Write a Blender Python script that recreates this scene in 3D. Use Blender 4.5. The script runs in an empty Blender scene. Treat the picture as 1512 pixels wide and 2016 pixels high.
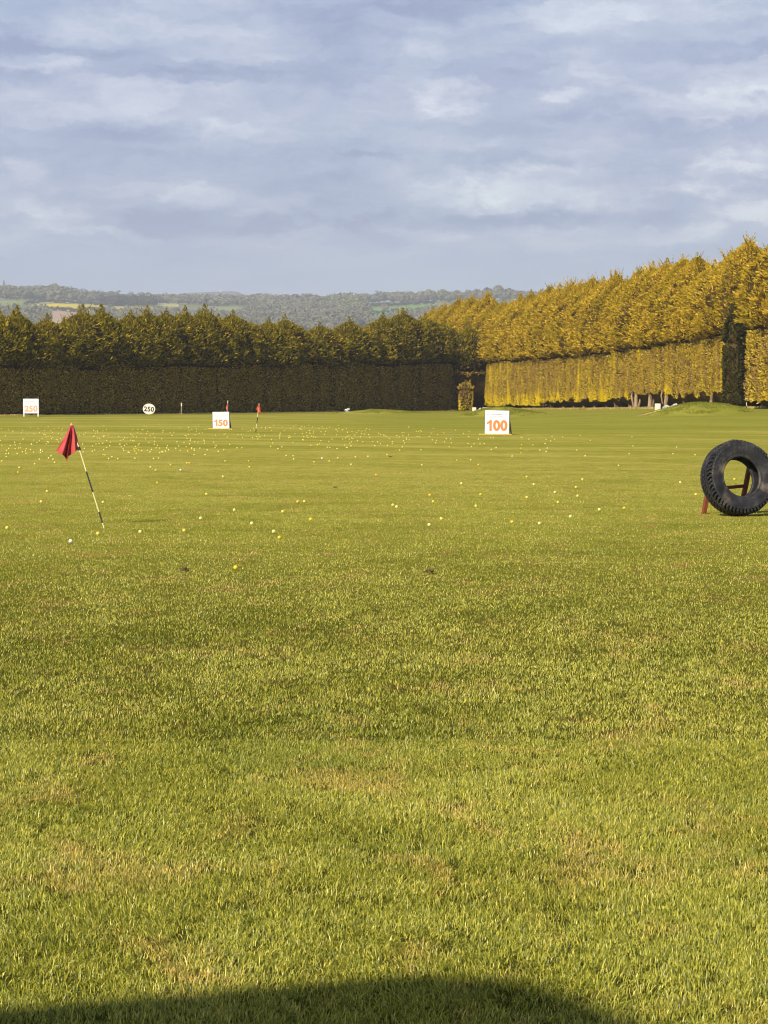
import bpy, bmesh, math, random
import numpy as np
from mathutils import Vector, Matrix, Euler
SC = bpy.context.scene
COL = SC.collection
R = math.radians
rng = np.random.default_rng(7)
random.seed(7)

# ------------------------------------------------------------------ camera
CAM_H = 1.6
PITCH = math.atan(228/4300)
cam = bpy.data.cameras.new('camera')
co = bpy.data.objects.new('camera', cam); COL.objects.link(co)
cam.sensor_fit = 'VERTICAL'; cam.sensor_height = 24; cam.lens = 24*4300/2016
cam.clip_start = 0.1; cam.clip_end = 20000
co.location = (0, 0, CAM_H); co.rotation_euler = (math.pi/2-PITCH, 0, 0)
SC.camera = co

# ------------------------------------------------------------------ sun / sky / exposure
SUN_EL = 33.0
SUN_DIR = Vector((-0.55*math.cos(R(SUN_EL)), -0.835*math.cos(R(SUN_EL)), math.sin(R(SUN_EL)))).normalized()   # towards the sun
sl = bpy.data.lights.new('sun', 'SUN'); sl.energy = 5.0; sl.angle = R(0.53); sl.color = (1.0, 0.89, 0.71)
so = bpy.data.objects.new('sun', sl); COL.objects.link(so)
so.rotation_euler = SUN_DIR.to_track_quat('Z', 'Y').to_euler(); so.location = (-20, -20, 30)
SC.view_settings.view_transform = 'Standard'; SC.view_settings.look = 'None'
SC.view_settings.exposure = 0.4; SC.view_settings.gamma = 1.0
SC.cycles.volume_bounces = 0; SC.cycles.max_bounces = 5; SC.cycles.diffuse_bounces = 3
SC.cycles.transparent_max_bounces = 8; SC.cycles.filter_width = 1.1; SC.cycles.use_denoising = True; SC.cycles.denoiser = 'OPENIMAGEDENOISE'; SC.cycles.denoising_input_passes = 'RGB_ALBEDO_NORMAL'

def s2l(c):
    return tuple(((v/255)/12.92 if v/255 <= 0.04045 else ((v/255+0.055)/1.055)**2.4) for v in c)

class NT:
    """small helper for node trees"""
    def __init__(s, tree): s.t = tree; s.n = tree.nodes; s.l = tree.links
    def new(s, typ, inputs=None, **kw):
        n = s.n.new(typ)
        for k, v in kw.items(): setattr(n, k, v)
        for k, v in (inputs or {}).items():
            if isinstance(v, bpy.types.NodeSocket): s.l.new(v, n.inputs[k])
            else: n.inputs[k].default_value = v
        return n
    def math(s, op, a, b=None, c=None, clamp=False):
        d = {0: a}
        if b is not None: d[1] = b
        if c is not None: d[2] = c
        n = s.new('ShaderNodeMath', d, operation=op); n.use_clamp = clamp
        return n.outputs[0]
    def vmath(s, op, a, b=None):
        d = {0: a}
        if b is not None: d[1] = b
        n = s.new('ShaderNodeVectorMath', d, operation=op)
        return n.outputs['Value'] if op == 'LENGTH' else n.outputs['Vector']
    def ramp(s, fac, stops, interp='LINEAR'):
        n = s.new('ShaderNodeValToRGB', {'Fac': fac}); r = n.color_ramp; r.interpolation = interp
        while len(r.elements) < len(stops): r.elements.new(0.5)
        for e, (p, c) in zip(r.elements, stops):
            e.position = p; e.color = (*c, 1) if len(c) == 3 else c
        return n.outputs['Color']
    def mix(s, fac, a, b, blend='MIX'):
        n = s.new('ShaderNodeMix', data_type='RGBA', blend_type=blend)
        for i, v in ((0, fac), (6, a), (7, b)):
            if isinstance(v, bpy.types.NodeSocket): s.l.new(v, n.inputs[i])
            else: n.inputs[i].default_value = (*v, 1) if isinstance(v, tuple) and len(v) == 3 else v
        return n.outputs[2]
    def noise(s, vec, scale, detail=3, rough=0.55, dist=0.0):
        return s.new('ShaderNodeTexNoise', {'Vector': vec, 'Scale': scale, 'Detail': detail, 'Roughness': rough, 'Distortion': dist})
    def maprange(s, v, a, b, c=0.0, d=1.0, smooth=True):
        return s.new('ShaderNodeMapRange', {0: v, 1: a, 2: b, 3: c, 4: d}, interpolation_type='SMOOTHSTEP' if smooth else 'LINEAR').outputs[0]

def build_world():
    w = bpy.data.worlds.new('World'); SC.world = w; w.use_nodes = True
    t = NT(w.node_tree)
    for n in list(t.n): t.n.remove(n)
    out = t.new('ShaderNodeOutputWorld')
    sky = t.new('ShaderNodeTexSky', sky_type='NISHITA'); sky.sun_disc = False
    sky.sun_elevation = R(SUN_EL); sky.sun_rotation = math.atan2(SUN_DIR.x, SUN_DIR.y)
    sky.air_density = 1.0; sky.dust_density = 1.5
    bg_sky = t.new('ShaderNodeBackground', {'Color': sky.outputs[0], 'Strength': SKY_STR})
    d = t.new('ShaderNodeTexCoord').outputs['Generated']
    sep = t.new('ShaderNodeSeparateXYZ', {0: d}); dx, dy, dz = sep.outputs
    # the direction seen as azimuth / elevation (tangent) so clouds have one scale all round
    az = t.math('ARCTAN2', dx, dy)
    P = t.new('ShaderNodeCombineXYZ', {0: az, 1: dz, 2: 0.0}).outputs[0]
    # warp
    wn = t.noise(t.new('ShaderNodeCombineXYZ', {0: az, 1: t.math('MULTIPLY', dz, 2.2), 2: 0.37}).outputs[0], 28, 9, 0.70)
    wv = t.vmath('SUBTRACT', wn.outputs['Color'], (0.5, 0.5, 0.5))
    wv = t.vmath('MULTIPLY', wv, (0.050, 0.024, 0.0))
    PW = t.vmath('ADD', P, wv)
    st = t.vmath('MULTIPLY', PW, (0.85, 4.0, 1.0))
    n1 = t.noise(st, 7.5, 5, 0.52).outputs[0]
    n2 = t.noise(t.vmath('ADD', st, (3.1, 1.7, 0.4)), 15, 9, 0.64).outputs[0]
    n3 = t.noise(t.vmath('ADD', st, (7.3, 2.2, 1.4)), 38, 8, 0.68).outputs[0]
    base = t.math('ADD', t.math('MULTIPLY', n1, 0.45), t.math('MULTIPLY', n2, 0.40))
    base = t.math('ADD', base, t.math('MULTIPLY', n3, 0.15))
    base = t.maprange(base, 0.34, 0.66, -0.06, 0.78)
    val = base
    er = t.noise(t.new('ShaderNodeCombineXYZ', {0: az, 1: t.math('MULTIPLY', dz, 1.7), 2: 5.1}).outputs[0], 55, 7, 0.62).outputs[0]
    er = t.math('MULTIPLY', t.math('SUBTRACT', er, 0.5), 2.2)
    # (px, py, half width, half height, weight) of the cloud shapes
    blobs = [(70,140,130,22,.42),(200,205,260,45,.15),(900,212,85,32,.30),(800,185,90,20,.25),(1122,196,48,15,.36),(1180,165,40,30,.22),(1380,222,210,38,.32),
             (1450,190,120,60,.15),(380,392,66,28,.30),(120,430,70,34,.30),(190,462,80,12,.28),(450,280,75,28,.28),(560,300,90,30,.14),
             (1080,372,230,48,.34),(1000,385,90,30,.14),(1400,350,70,42,.32),(1470,330,70,30,.25),(1470,425,90,18,.30),(850,462,75,18,.32),(1120,472,150,26,.28),(1350,470,80,24,.30),
             (500,478,120,14,.20),(620,470,60,12,.20),(60,352,40,20,.25),(350,90,260,40,.16),(1350,60,300,70,.20),(1050,290,260,60,.10),
             (430,168,170,16,-.30),(650,105,160,28,-.28),(450,445,240,24,-.30),(620,310,160,34,-.22),(900,320,160,24,-.16),(950,440,260,18,-.22),
             (900,60,120,50,-.16),(140,300,160,40,-.10),(30,450,40,14,-.25),(700,395,120,30,-.12),(1000,250,90,26,-.10),(1250,440,110,18,-.18),(60,100,90,30,-.12)]
    for (px, py, hw, hh, wgt) in blobs:
        c = ((px-756)/4300, (780-py)/4300, 0)
        v = t.vmath('SUBTRACT', PW, c)
        v = t.vmath('MULTIPLY', v, (4300/(hw*1.25), 4300/(hh*1.25), 0))
        f = t.maprange(t.math('ADD', t.vmath('LENGTH', v), er), 1.12, 0.40, 0.0, wgt*0.92)
        val = t.math('ADD', val, f)
    # smoother, bluer and flatter near the horizon
    hz = t.maprange(dz, 0.035, 0.085, 1.0, 0.0)
    val = t.math('ADD', t.math('MULTIPLY', val, t.math('SUBTRACT', 1.0, t.math('MULTIPLY', hz, 0.75))), t.math('MULTIPLY', hz, 0.28))
    colr = t.ramp(val, [(0.0, s2l((141,154,190))), (0.25, s2l((160,173,204))), (0.5, s2l((180,189,213))), (0.72, s2l((199,205,224))), (1.0, s2l((226,230,240)))])
    # tint drift between lilac and blue-grey
    tn = t.noise(st, 4.0, 2).outputs[0]
    colr = t.mix(t.maprange(tn, 0.35, 0.65, 0.0, 0.55), colr, t.mix(1.0, colr, (0.94, 1.03, 1.0), 'MULTIPLY'))
    colr = t.mix(t.math('MULTIPLY', hz, 0.45), colr, s2l((162,184,210)))
    bg_cl = t.new('ShaderNodeBackground', {'Color': colr, 'Strength': CLOUD_STR})
    # the bank of cloud fills the sky low down; overhead it opens to blue
    cover = t.maprange(dz, 0.24, 0.42, 1.0, 0.0)
    m = t.new('ShaderNodeMixShader', {0: cover, 1: bg_sky.outputs[0], 2: bg_cl.outputs[0]})
    t.l.new(m.outputs[0], out.inputs[0])
SKY_STR = 0.085
CLOUD_STR = 0.86
build_world()

# ------------------------------------------------------------------ helpers
def ray(px, py):
    d = Vector(((px-756)/4300, 1.0, (1008-py)/4300))
    c, s = math.cos(-PITCH), math.sin(-PITCH)
    return Vector((d.x, d.y*c-d.z*s, d.y*s+d.z*c))
def at(px, py, D):
    """the point at ground distance D (y = D) seen at a pixel of the photograph"""
    r = ray(px, py); k = D/r.y
    return Vector((r.x*k, D, CAM_H+r.z*k))
def on_ground(px, py, z=0.0):
    r = ray(px, py); k = (z-CAM_H)/r.z
    return Vector((r.x*k, r.y*k, z))
def smooth(a, b, x):
    t = np.clip((x-a)/(b-a), 0, 1); return t*t*(3-2*t)

def _hash(ix, iy, iz, seed):
    h = (ix.astype(np.int64)*374761393 + iy.astype(np.int64)*668265263 + iz.astype(np.int64)*2147483647 + seed*1274126177) & 0xFFFFFFFF
    h = ((h ^ (h >> 13))*1274126177) & 0xFFFFFFFF
    h = ((h ^ (h >> 15))*2246822519) & 0xFFFFFFFF
    return ((h ^ (h >> 16)) & 0xFFFFFF)/float(0xFFFFFF)
def vnoise(x, y, z=None, seed=0):
    x = np.asarray(x, float); y = np.asarray(y, float); z = np.zeros_like(x) if z is None else np.asarray(z, float)
    ix, iy, iz = np.floor(x), np.floor(y), np.floor(z)
    fx, fy, fz = x-ix, y-iy, z-iz
    fx, fy, fz = fx*fx*(3-2*fx), fy*fy*(3-2*fy), fz*fz*(3-2*fz)
    r = 0
    for a in (0, 1):
        for b in (0, 1):
            for c in (0, 1):
                r = r + _hash(ix+a, iy+b, iz+c, seed)*(fx if a else 1-fx)*(fy if b else 1-fy)*(fz if c else 1-fz)
    return r            # 0..1
def fbm(x, y, z=None, seed=0, o=3):
    r = 0; a = 1; s = 0
    for i in range(o):
        k = 2.03**i
        r = r + a*vnoise(x*k, y*k, None if z is None else z*k, seed+i*17); s += a; a *= 0.5
    return r/s

MOUNDS = []   # (x, y, rx, ry, h)
def mound(px, py_top, py_base, halfpx, D, ry=None):
    c = at(px, py_top, D); hz = c.z-float(gz0(c.x, D+0.5))
    MOUNDS.append((c.x, D+0.5, halfpx/4300*D, ry or halfpx/4300*D*0.8, hz))
def gz0(x, y):
    x = np.asarray(x, float); y = np.asarray(y, float)
    return 0.044*np.clip(x-9, 0, 60)*smooth(85, 160, y)
def gz(x, y):
    x = np.asarray(x, float); y = np.asarray(y, float)
    z = gz0(x, y)
    z = z + 0.05*(fbm(x/14, y/20, seed=5)-0.5)*smooth(60, 110, y)
    for (mx, my, rx, ry, h) in MOUNDS:
        q = np.sqrt(((x-mx)/rx)**2+((y-my)/ry)**2)
        q = q + 0.12*(fbm(x/2.0, y/2.0, seed=9)-0.5)
        z = z + h*(1-smooth(0.0, 1.0, q))*(0.93+0.14*fbm(x/1.3, y/1.3, seed=3))
    # beyond the hedges the field falls into a valley
    z = z - 14*smooth(330, 900, y)
    return z
mound(1378, 793.5, 824, 150, 141, 4.5)
mound(988, 802, 820, 112, 168, 4.5)
mound(745, 807, 821, 110, 200, 5.5)

def new_mesh(name, verts, counts, loops, mats=(), smooth_shade=False, mat_idx=None):
    me = bpy.data.meshes.new(name)
    verts = np.asarray(verts, np.float32).reshape(-1, 3)
    me.vertices.add(len(verts)); me.vertices.foreach_set('co', verts.ravel())
    loops = np.asarray(loops, np.int32).ravel(); counts = np.asarray(counts, np.int32)
    me.loops.add(len(loops)); me.loops.foreach_set('vertex_index', loops)
    me.polygons.add(len(counts))
    starts = np.concatenate([[0], np.cumsum(counts)[:-1]]).astype(np.int32)
    me.polygons.foreach_set('loop_start', starts)
    try: me.polygons.foreach_set('loop_total', counts)
    except Exception: pass
    if mat_idx is not None: me.polygons.foreach_set('material_index', np.asarray(mat_idx, np.int32))
    for m in mats: me.materials.append(m)
    me.update(calc_edges=True)
    if smooth_shade: me.polygons.foreach_set('use_smooth', np.ones(len(counts), bool))
    return me
def obj_me(name, me, parent=None):
    o = bpy.data.objects.new(name, me); COL.objects.link(o)
    if parent: o.parent = parent
    return o
def obj(name, bm, mat, parent=None, smooth_shade=False):
    me = bpy.data.meshes.new(name)
    bmesh.ops.recalc_face_normals(bm, faces=bm.faces)
    bm.to_mesh(me); bm.free()
    for m in (mat if isinstance(mat, (list, tuple)) else [mat]): me.materials.append(m)
    if smooth_shade:
        me.polygons.foreach_set('use_smooth', np.ones(len(me.polygons), bool))
    return obj_me(name, me, parent)
def empty(name, loc, label, cat, group=None, rot=(0, 0, 0)):
    o = bpy.data.objects.new(name, None); COL.objects.link(o); o.location = loc; o.rotation_euler = rot
    tag(o, label, cat, group); return o
def tag(o, label=None, cat=None, group=None, kind=None):
    if label: o['label'] = label
    if cat: o['category'] = cat
    if group: o['group'] = group
    if kind: o['kind'] = kind
    return o
def box(bm, c, s, rot=None, mi=0, bevel=0.0):
    M = Matrix.Translation(Vector(c)) @ (rot.to_4x4() if rot is not None else Matrix.Identity(4)) @ Matrix.Diagonal((*s, 1))
    r = bmesh.ops.create_cube(bm, size=1, matrix=M)
    fs = set(f for v in r['verts'] for f in v.link_faces)
    for f in fs: f.material_index = mi
    if bevel:
        es = list(set(e for v in r['verts'] for e in v.link_edges))
        bmesh.ops.bevel(bm, geom=es, offset=bevel, segments=1, affect='EDGES')
def beam(bm, a, b, w, d, mi=0, up=Vector((0, 0, 1)), bevel=0.0):
    a, b = Vector(a), Vector(b); z = (b-a).normalized()
    x = up.cross(z)
    if x.length < 1e-3: x = Vector((1, 0, 0))
    x.normalize(); y = z.cross(x)
    rot = Matrix((x, y, z)).transposed()
    box(bm, (a+b)/2, (w, d, (b-a).length), rot, mi, bevel)
def tube(bm, pts, rad, n=8, mi=0, cap=True):
    rings = []
    for i, p in enumerate(pts):
        p = Vector(p)
        z = (Vector(pts[min(i+1, len(pts)-1)])-Vector(pts[max(i-1, 0)])).normalized()
        x = z.orthogonal().normalized(); y = z.cross(x)
        r = rad[i] if isinstance(rad, (list, tuple)) else rad
        rings.append([bm.verts.new(p+(x*math.cos(2*math.pi*k/n)+y*math.sin(2*math.pi*k/n))*r) for k in range(n)])
    for a, b in zip(rings[:-1], rings[1:]):
        for k in range(n):
            # orthogonal() may jump: pair by nearest start
            f = bm.faces.new((a[k], a[(k+1) % n], b[(k+1) % n], b[k])); f.material_index = mi
    if cap:
        bm.faces.new(rings[0][::-1]).material_index = mi; bm.faces.new(rings[-1]).material_index = mi

# ------------------------------------------------------------------ materials
def mat(name, color=(0.5, 0.5, 0.5), rough=0.8, noise=0.0, nscale=8, color2=None, spec=0.3, bump=0.0, bscale=60):
    m = bpy.data.materials.new(name); m.use_nodes = True; t = NT(m.node_tree)
    b = t.n['Principled BSDF']; b.inputs['Roughness'].default_value = rough; b.inputs['Specular IOR Level'].default_value = spec
    tc = t.new('ShaderNodeTexCoord').outputs['Object']
    c2 = color2 or tuple(v*(1-noise) for v in color)
    n = t.noise(tc, nscale, 5, 0.6).outputs[0]
    c = t.ramp(n, [(0.35, c2), (0.65, color)])
    t.l.new(c, b.inputs['Base Color'])
    if bump:
        h = t.noise(tc, bscale, 4).outputs[0]
        bp = t.new('ShaderNodeBump', {'Strength': bump, 'Height': h, 'Distance': 0.01}); t.l.new(bp.outputs[0], b.inputs['Normal'])
    return m

def grass_color(t, pos, rnd=None, far_blend=True):
    """shared turf colour: patches of green, olive and straw laid out in world space; returns a colour socket"""
    p2 = t.vmath('MULTIPLY', pos, (1.0, 1.0, 0.0))
    big = t.noise(t.vmath('MULTIPLY', p2, (0.06, 0.035, 0.0)), 1.0, 4, 0.6, 0.4).outputs[0]
    mid = t.noise(t.vmath('MULTIPLY', p2, (0.42, 0.55, 0.0)), 1.0, 6, 0.68, 0.5).outputs[0]
    sml = t.noise(t.vmath('ADD', t.vmath('MULTIPLY', p2, (1.9, 1.3, 0.0)), (5.0, 3.0, 0.0)), 1.0, 5, 0.65, 0.8).outputs[0]
    g = t.ramp(mid, [(0.33, G_DARK), (0.48, G_MID), (0.74, G_LIGHT)])
    g = t.mix(t.maprange(big, 0.35, 0.65, 0.1, 0.5), g, G_LIGHT)
    straw = t.maprange(sml, 0.50, 0.70, 0.0, 0.62)
    g = t.mix(straw, g, G_STRAW)
    if rnd is not None:
        v = t.ramp(rnd, [(0.0, (0.35, 0.42, 0.4)), (0.45, (0.85, 0.88, 0.8)), (0.8, (1.35, 1.28, 1.2)), (1.0, (2.1, 1.85, 2.6))])
        g = t.mix(1.0, g, v, 'MULTIPLY')
    return g
G_DARK = (0.158, 0.176, 0.018); G_MID = (0.226, 0.232, 0.030); G_LIGHT = (0.292, 0.284, 0.048); G_STRAW = (0.34, 0.245, 0.07)

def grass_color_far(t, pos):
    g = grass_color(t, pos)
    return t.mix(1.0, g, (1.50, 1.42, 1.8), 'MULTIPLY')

def turf_material():
    m = bpy.data.materials.new('turf'); m.use_nodes = True; t = NT(m.node_tree)
    b = t.n['Principled BSDF']; b.inputs['Roughness'].default_value = 1.0; b.inputs['Specular IOR Level'].default_value = 0.0
    pos = t.new('ShaderNodeNewGeometry').outputs['Position']
    g = grass_color(t, pos)
    sep = t.new('ShaderNodeSeparateXYZ', {0: pos}); X, Y, Z = sep.outputs
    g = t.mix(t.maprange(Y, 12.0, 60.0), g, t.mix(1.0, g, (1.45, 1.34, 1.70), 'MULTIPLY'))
    # close by, shade between the blades is put into the thatch and soil colour
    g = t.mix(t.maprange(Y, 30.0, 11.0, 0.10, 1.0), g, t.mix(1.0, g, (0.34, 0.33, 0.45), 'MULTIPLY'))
    # fine blade grain
    fine = t.noise(pos, 55, 4, 0.7).outputs[0]
    g = t.mix(1.0, g, t.ramp(fine, [(0.3, (0.62, 0.66, 0.6)), (0.5, (0.98, 0.98, 0.98)), (0.72, (1.35, 1.25, 1.2))]), 'MULTIPLY')
    tuft = t.noise(t.vmath('MULTIPLY', pos, (1.0, 0.35, 1.0)), 3.2, 5, 0.7).outputs[0]
    g = t.mix(1.0, g, t.ramp(tuft, [(0.3, (0.74, 0.78, 0.7)), (0.5, (1, 1, 1)), (0.7, (1.18, 1.12, 1.15))]), 'MULTIPLY')
    # mower passes: soft parallel bands of lighter and darker grass, laid diagonally on the far left and across on the right
    wob = t.noise(t.vmath('MULTIPLY', pos, (0.05, 0.02, 0)), 1.0, 3).outputs[0]
    u = t.math('ADD', t.math('MULTIPLY', X, 0.92), t.math('MULTIPLY', Y, 0.16))
    u = t.math('ADD', u, t.math('MULTIPLY', wob, 3.0))
    s1 = t.math('SINE', t.math('MULTIPLY', u, 1.15))
    s1 = t.maprange(s1, -0.6, 0.6, 0.0, 1.0)
    far = t.maprange(Y, 45.0, 90.0)
    g = t.mix(t.math('MULTIPLY', far, t.math('MULTIPLY', s1, 0.22)), g, (0.22, 0.225, 0.028))
    v = t.math('ADD', Y, t.math('MULTIPLY', wob, 22.0))
    v = t.math('ADD', v, t.math('MULTIPLY', X, 0.5))
    bands = t.noise(t.new('ShaderNodeCombineXYZ', {0: t.math('MULTIPLY', X, 0.035), 1: t.math('MULTIPLY', v, 0.20), 2: 0.0}).outputs[0], 1.0, 4, 0.7).outputs[0]
    g = t.mix(t.math('MULTIPLY', t.maprange(Y, 25.0, 70.0), t.maprange(bands, 0.40, 0.66, 0.0, 0.62)), g, (0.20, 0.21, 0.026))
    g = t.mix(t.math('MULTIPLY', t.maprange(Y, 20.0, 70.0), t.maprange(bands, 0.50, 0.32, 0.0, 0.45)), g, (0.44, 0.41, 0.10))
    # worn, longer rough on the right half far out
    rgh = t.math('MULTIPLY', t.maprange(X, -6.0, 3.0), t.maprange(Y, 95.0, 108.0))
    g = t.mix(t.math('MULTIPLY', rgh, 0.5), g, (0.19, 0.205, 0.025))
    # strip of rough at the far hedge foot
    q = t.math('SUBTRACT', t.math('MULTIPLY', X, 0.845), t.math('MULTIPLY', Y, 0.535))   # distance to the far hedge line
    strip = t.maprange(q, -112.5, -107.5, 1.0, 0.0)
    g = t.mix(t.math('MULTIPLY', strip, 0.5), g, (0.165, 0.155, 0.02))
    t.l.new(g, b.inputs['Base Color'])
    bp = t.new('ShaderNodeBump', {'Strength': 0.5, 'Height': t.noise(pos, 38, 5, 0.75).outputs[0], 'Distance': 0.03})
    bp2 = t.new('ShaderNodeBump', {'Strength': 0.6, 'Height': t.noise(t.vmath('MULTIPLY', pos, (1, 0.5, 1)), 2.0, 5, 0.7).outputs[0], 'Distance': 0.08, 'Normal': bp.outputs[0]})
    t.l.new(bp2.outputs[0], b.inputs['Normal'])
    return m

def blade_material():
    m = bpy.data.materials.new('grass_blade'); m.use_nodes = True; t = NT(m.node_tree)
    for n in list(t.n):
        if n.type != 'OUTPUT_MATERIAL': t.n.remove(n)
    out = t.n['Material Output']
    geo = t.new('ShaderNodeNewGeometry'); pos = geo.outputs['Position']
    c = grass_color(t, pos, geo.outputs['Random Per Island'])
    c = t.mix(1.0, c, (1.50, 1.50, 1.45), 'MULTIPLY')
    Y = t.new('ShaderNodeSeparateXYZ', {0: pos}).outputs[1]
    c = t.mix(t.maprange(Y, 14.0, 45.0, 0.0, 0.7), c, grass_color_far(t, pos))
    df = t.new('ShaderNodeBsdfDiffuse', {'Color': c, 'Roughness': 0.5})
    tr = t.new('ShaderNodeBsdfTranslucent', {'Color': t.mix(1.0, c, (1.1, 1.15, 0.7), 'MULTIPLY')})
    gl = t.new('ShaderNodeBsdfGlossy', {'Color': (1, 1, 0.9, 1), 'Roughness': 0.42})
    m1 = t.new('ShaderNodeMixShader', {0: 0.25, 1: df.outputs[0], 2: tr.outputs[0]})
    m2 = t.new('ShaderNodeMixShader', {0: 0.035, 1: m1.outputs[0], 2: gl.outputs[0]})
    t.l.new(m2.outputs[0], out.inputs[0])
    return m

def foliage_material(name, stops, dead, dead_amt=(0.5, 0.7), trans=0.2, zstretch=0.35, nsc=0.8, patch=None):
    m = bpy.data.materials.new(name); m.use_nodes = True; t = NT(m.node_tree)
    for n in list(t.n):
        if n.type != 'OUTPUT_MATERIAL': t.n.remove(n)
    out = t.n['Material Output']
    geo = t.new('ShaderNodeNewGeometry'); pos = geo.outputs['Position']
    rnd = geo.outputs['Random Per Island']
    c = t.ramp(rnd, stops)
    n = t.noise(t.vmath('MULTIPLY', pos, (1, 1, zstretch)), nsc, 4, 0.65).outputs[0]
    n2 = t.math('ADD', n, t.math('MULTIPLY', t.math('SUBTRACT', rnd, 0.5), 0.16))
    c = t.mix(t.maprange(n2, dead_amt[0], dead_amt[1]), c, dead)
    if patch:
        pn = t.noise(t.vmath('ADD', t.vmath('MULTIPLY', pos, (1, 1, patch[2])), (9.0, 4.0, 2.0)), patch[1], 3, 0.6).outputs[0]
        Z = t.new('ShaderNodeSeparateXYZ', {0: pos}).outputs[2]
        pn = t.math('ADD', pn, t.maprange(Z, 2.6, 0.8, 0.0, patch[3]))
        c = t.mix(t.maprange(pn, 0.50, 0.74, 0.0, 0.85), c, patch[0])
    df = t.new('ShaderNodeBsdfDiffuse', {'Color': c, 'Roughness': 0.3})
    tr = t.new('ShaderNodeBsdfTranslucent', {'Color': c})
    m1 = t.new('ShaderNodeMixShader', {0: trans, 1: df.outputs[0], 2: tr.outputs[0]})
    t.l.new(m1.outputs[0], out.inputs[0])
    return m

M_TURF = turf_material(); M_BLADE = blade_material()
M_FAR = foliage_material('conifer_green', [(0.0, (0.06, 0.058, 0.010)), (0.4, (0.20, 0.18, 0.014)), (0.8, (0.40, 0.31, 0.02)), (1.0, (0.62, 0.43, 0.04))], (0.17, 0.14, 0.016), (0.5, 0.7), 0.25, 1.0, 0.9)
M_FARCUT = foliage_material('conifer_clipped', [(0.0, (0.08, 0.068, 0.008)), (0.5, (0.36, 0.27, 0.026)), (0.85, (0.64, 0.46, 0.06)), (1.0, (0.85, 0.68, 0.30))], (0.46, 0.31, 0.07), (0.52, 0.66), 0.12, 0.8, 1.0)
M_GOLD = foliage_material('golden_conifer', [(0.0, (0.20, 0.14, 0.014)), (0.4, (0.43, 0.295, 0.020)), (0.8, (0.64, 0.43, 0.030)), (1.0, (0.82, 0.60, 0.10))], (0.36, 0.275, 0.016), (0.48, 0.7), 0.22, 0.6, 0.55)
M_GOLDCUT = foliage_material('golden_conifer_clipped', [(0.0, (0.18, 0.13, 0.015)), (0.5, (0.43, 0.315, 0.03)), (0.9, (0.62, 0.46, 0.05)), (1.0, (0.80, 0.66, 0.26))], (0.38, 0.235, 0.08), (0.48, 0.62), 0.15, 0.35, 1.1,
                             patch=((0.78, 0.60, 0.014), 0.6, 0.35, 0.16))
M_SHADECON = foliage_material('dark_green_conifer', [(0.0, (0.018, 0.020, 0.006)), (0.5, (0.050, 0.052, 0.012)), (1.0, (0.13, 0.12, 0.03))], (0.03, 0.03, 0.01), (0.5, 0.7), 0.1, 1.0, 0.9)  # foliage colour kept very dark to stand in for shade at gap and opening
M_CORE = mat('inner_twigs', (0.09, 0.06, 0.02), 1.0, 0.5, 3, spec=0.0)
M_BARK = mat('pale_bark', (0.38, 0.28, 0.17), 0.95, 0.4, 4, spec=0.1)
M_DRY = mat('dry_grass', (0.52, 0.40, 0.14), 1.0, 0.35, 3, spec=0.0)

# ------------------------------------------------------------------ ground
def grid_mesh(name, xs_fn, ys, nx, zfn, mats):
    vs = []
    for y in ys:
        xs = xs_fn(y, nx); vs.append(np.stack([xs, np.full(nx, y), zfn(xs, np.full(nx, y))], 1))
    v = np.concatenate(vs); ny = len(ys)
    i = np.arange((ny-1)*(nx-1)); r = i//(nx-1); c = i % (nx-1); a = r*nx+c
    loops = np.stack([a, a+1, a+nx+1, a+nx], 1)
    me = new_mesh(name, v, np.full(len(i), 4), loops, mats, True)
    return me
ys = np.concatenate([np.linspace(-60, 80, 36), np.linspace(80.5, 300, 440), np.geomspace(305, 1500, 50)])
def gxs(y, nx):
    u = np.linspace(-1, 1, nx); w = 60+0.5*abs(y)
    return np.sign(u)*(abs(u)**1.25)*w
ground = obj_me('ground', grid_mesh('ground', gxs, ys, 340, gz, [M_TURF])); ground['kind'] = 'structure'

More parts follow.
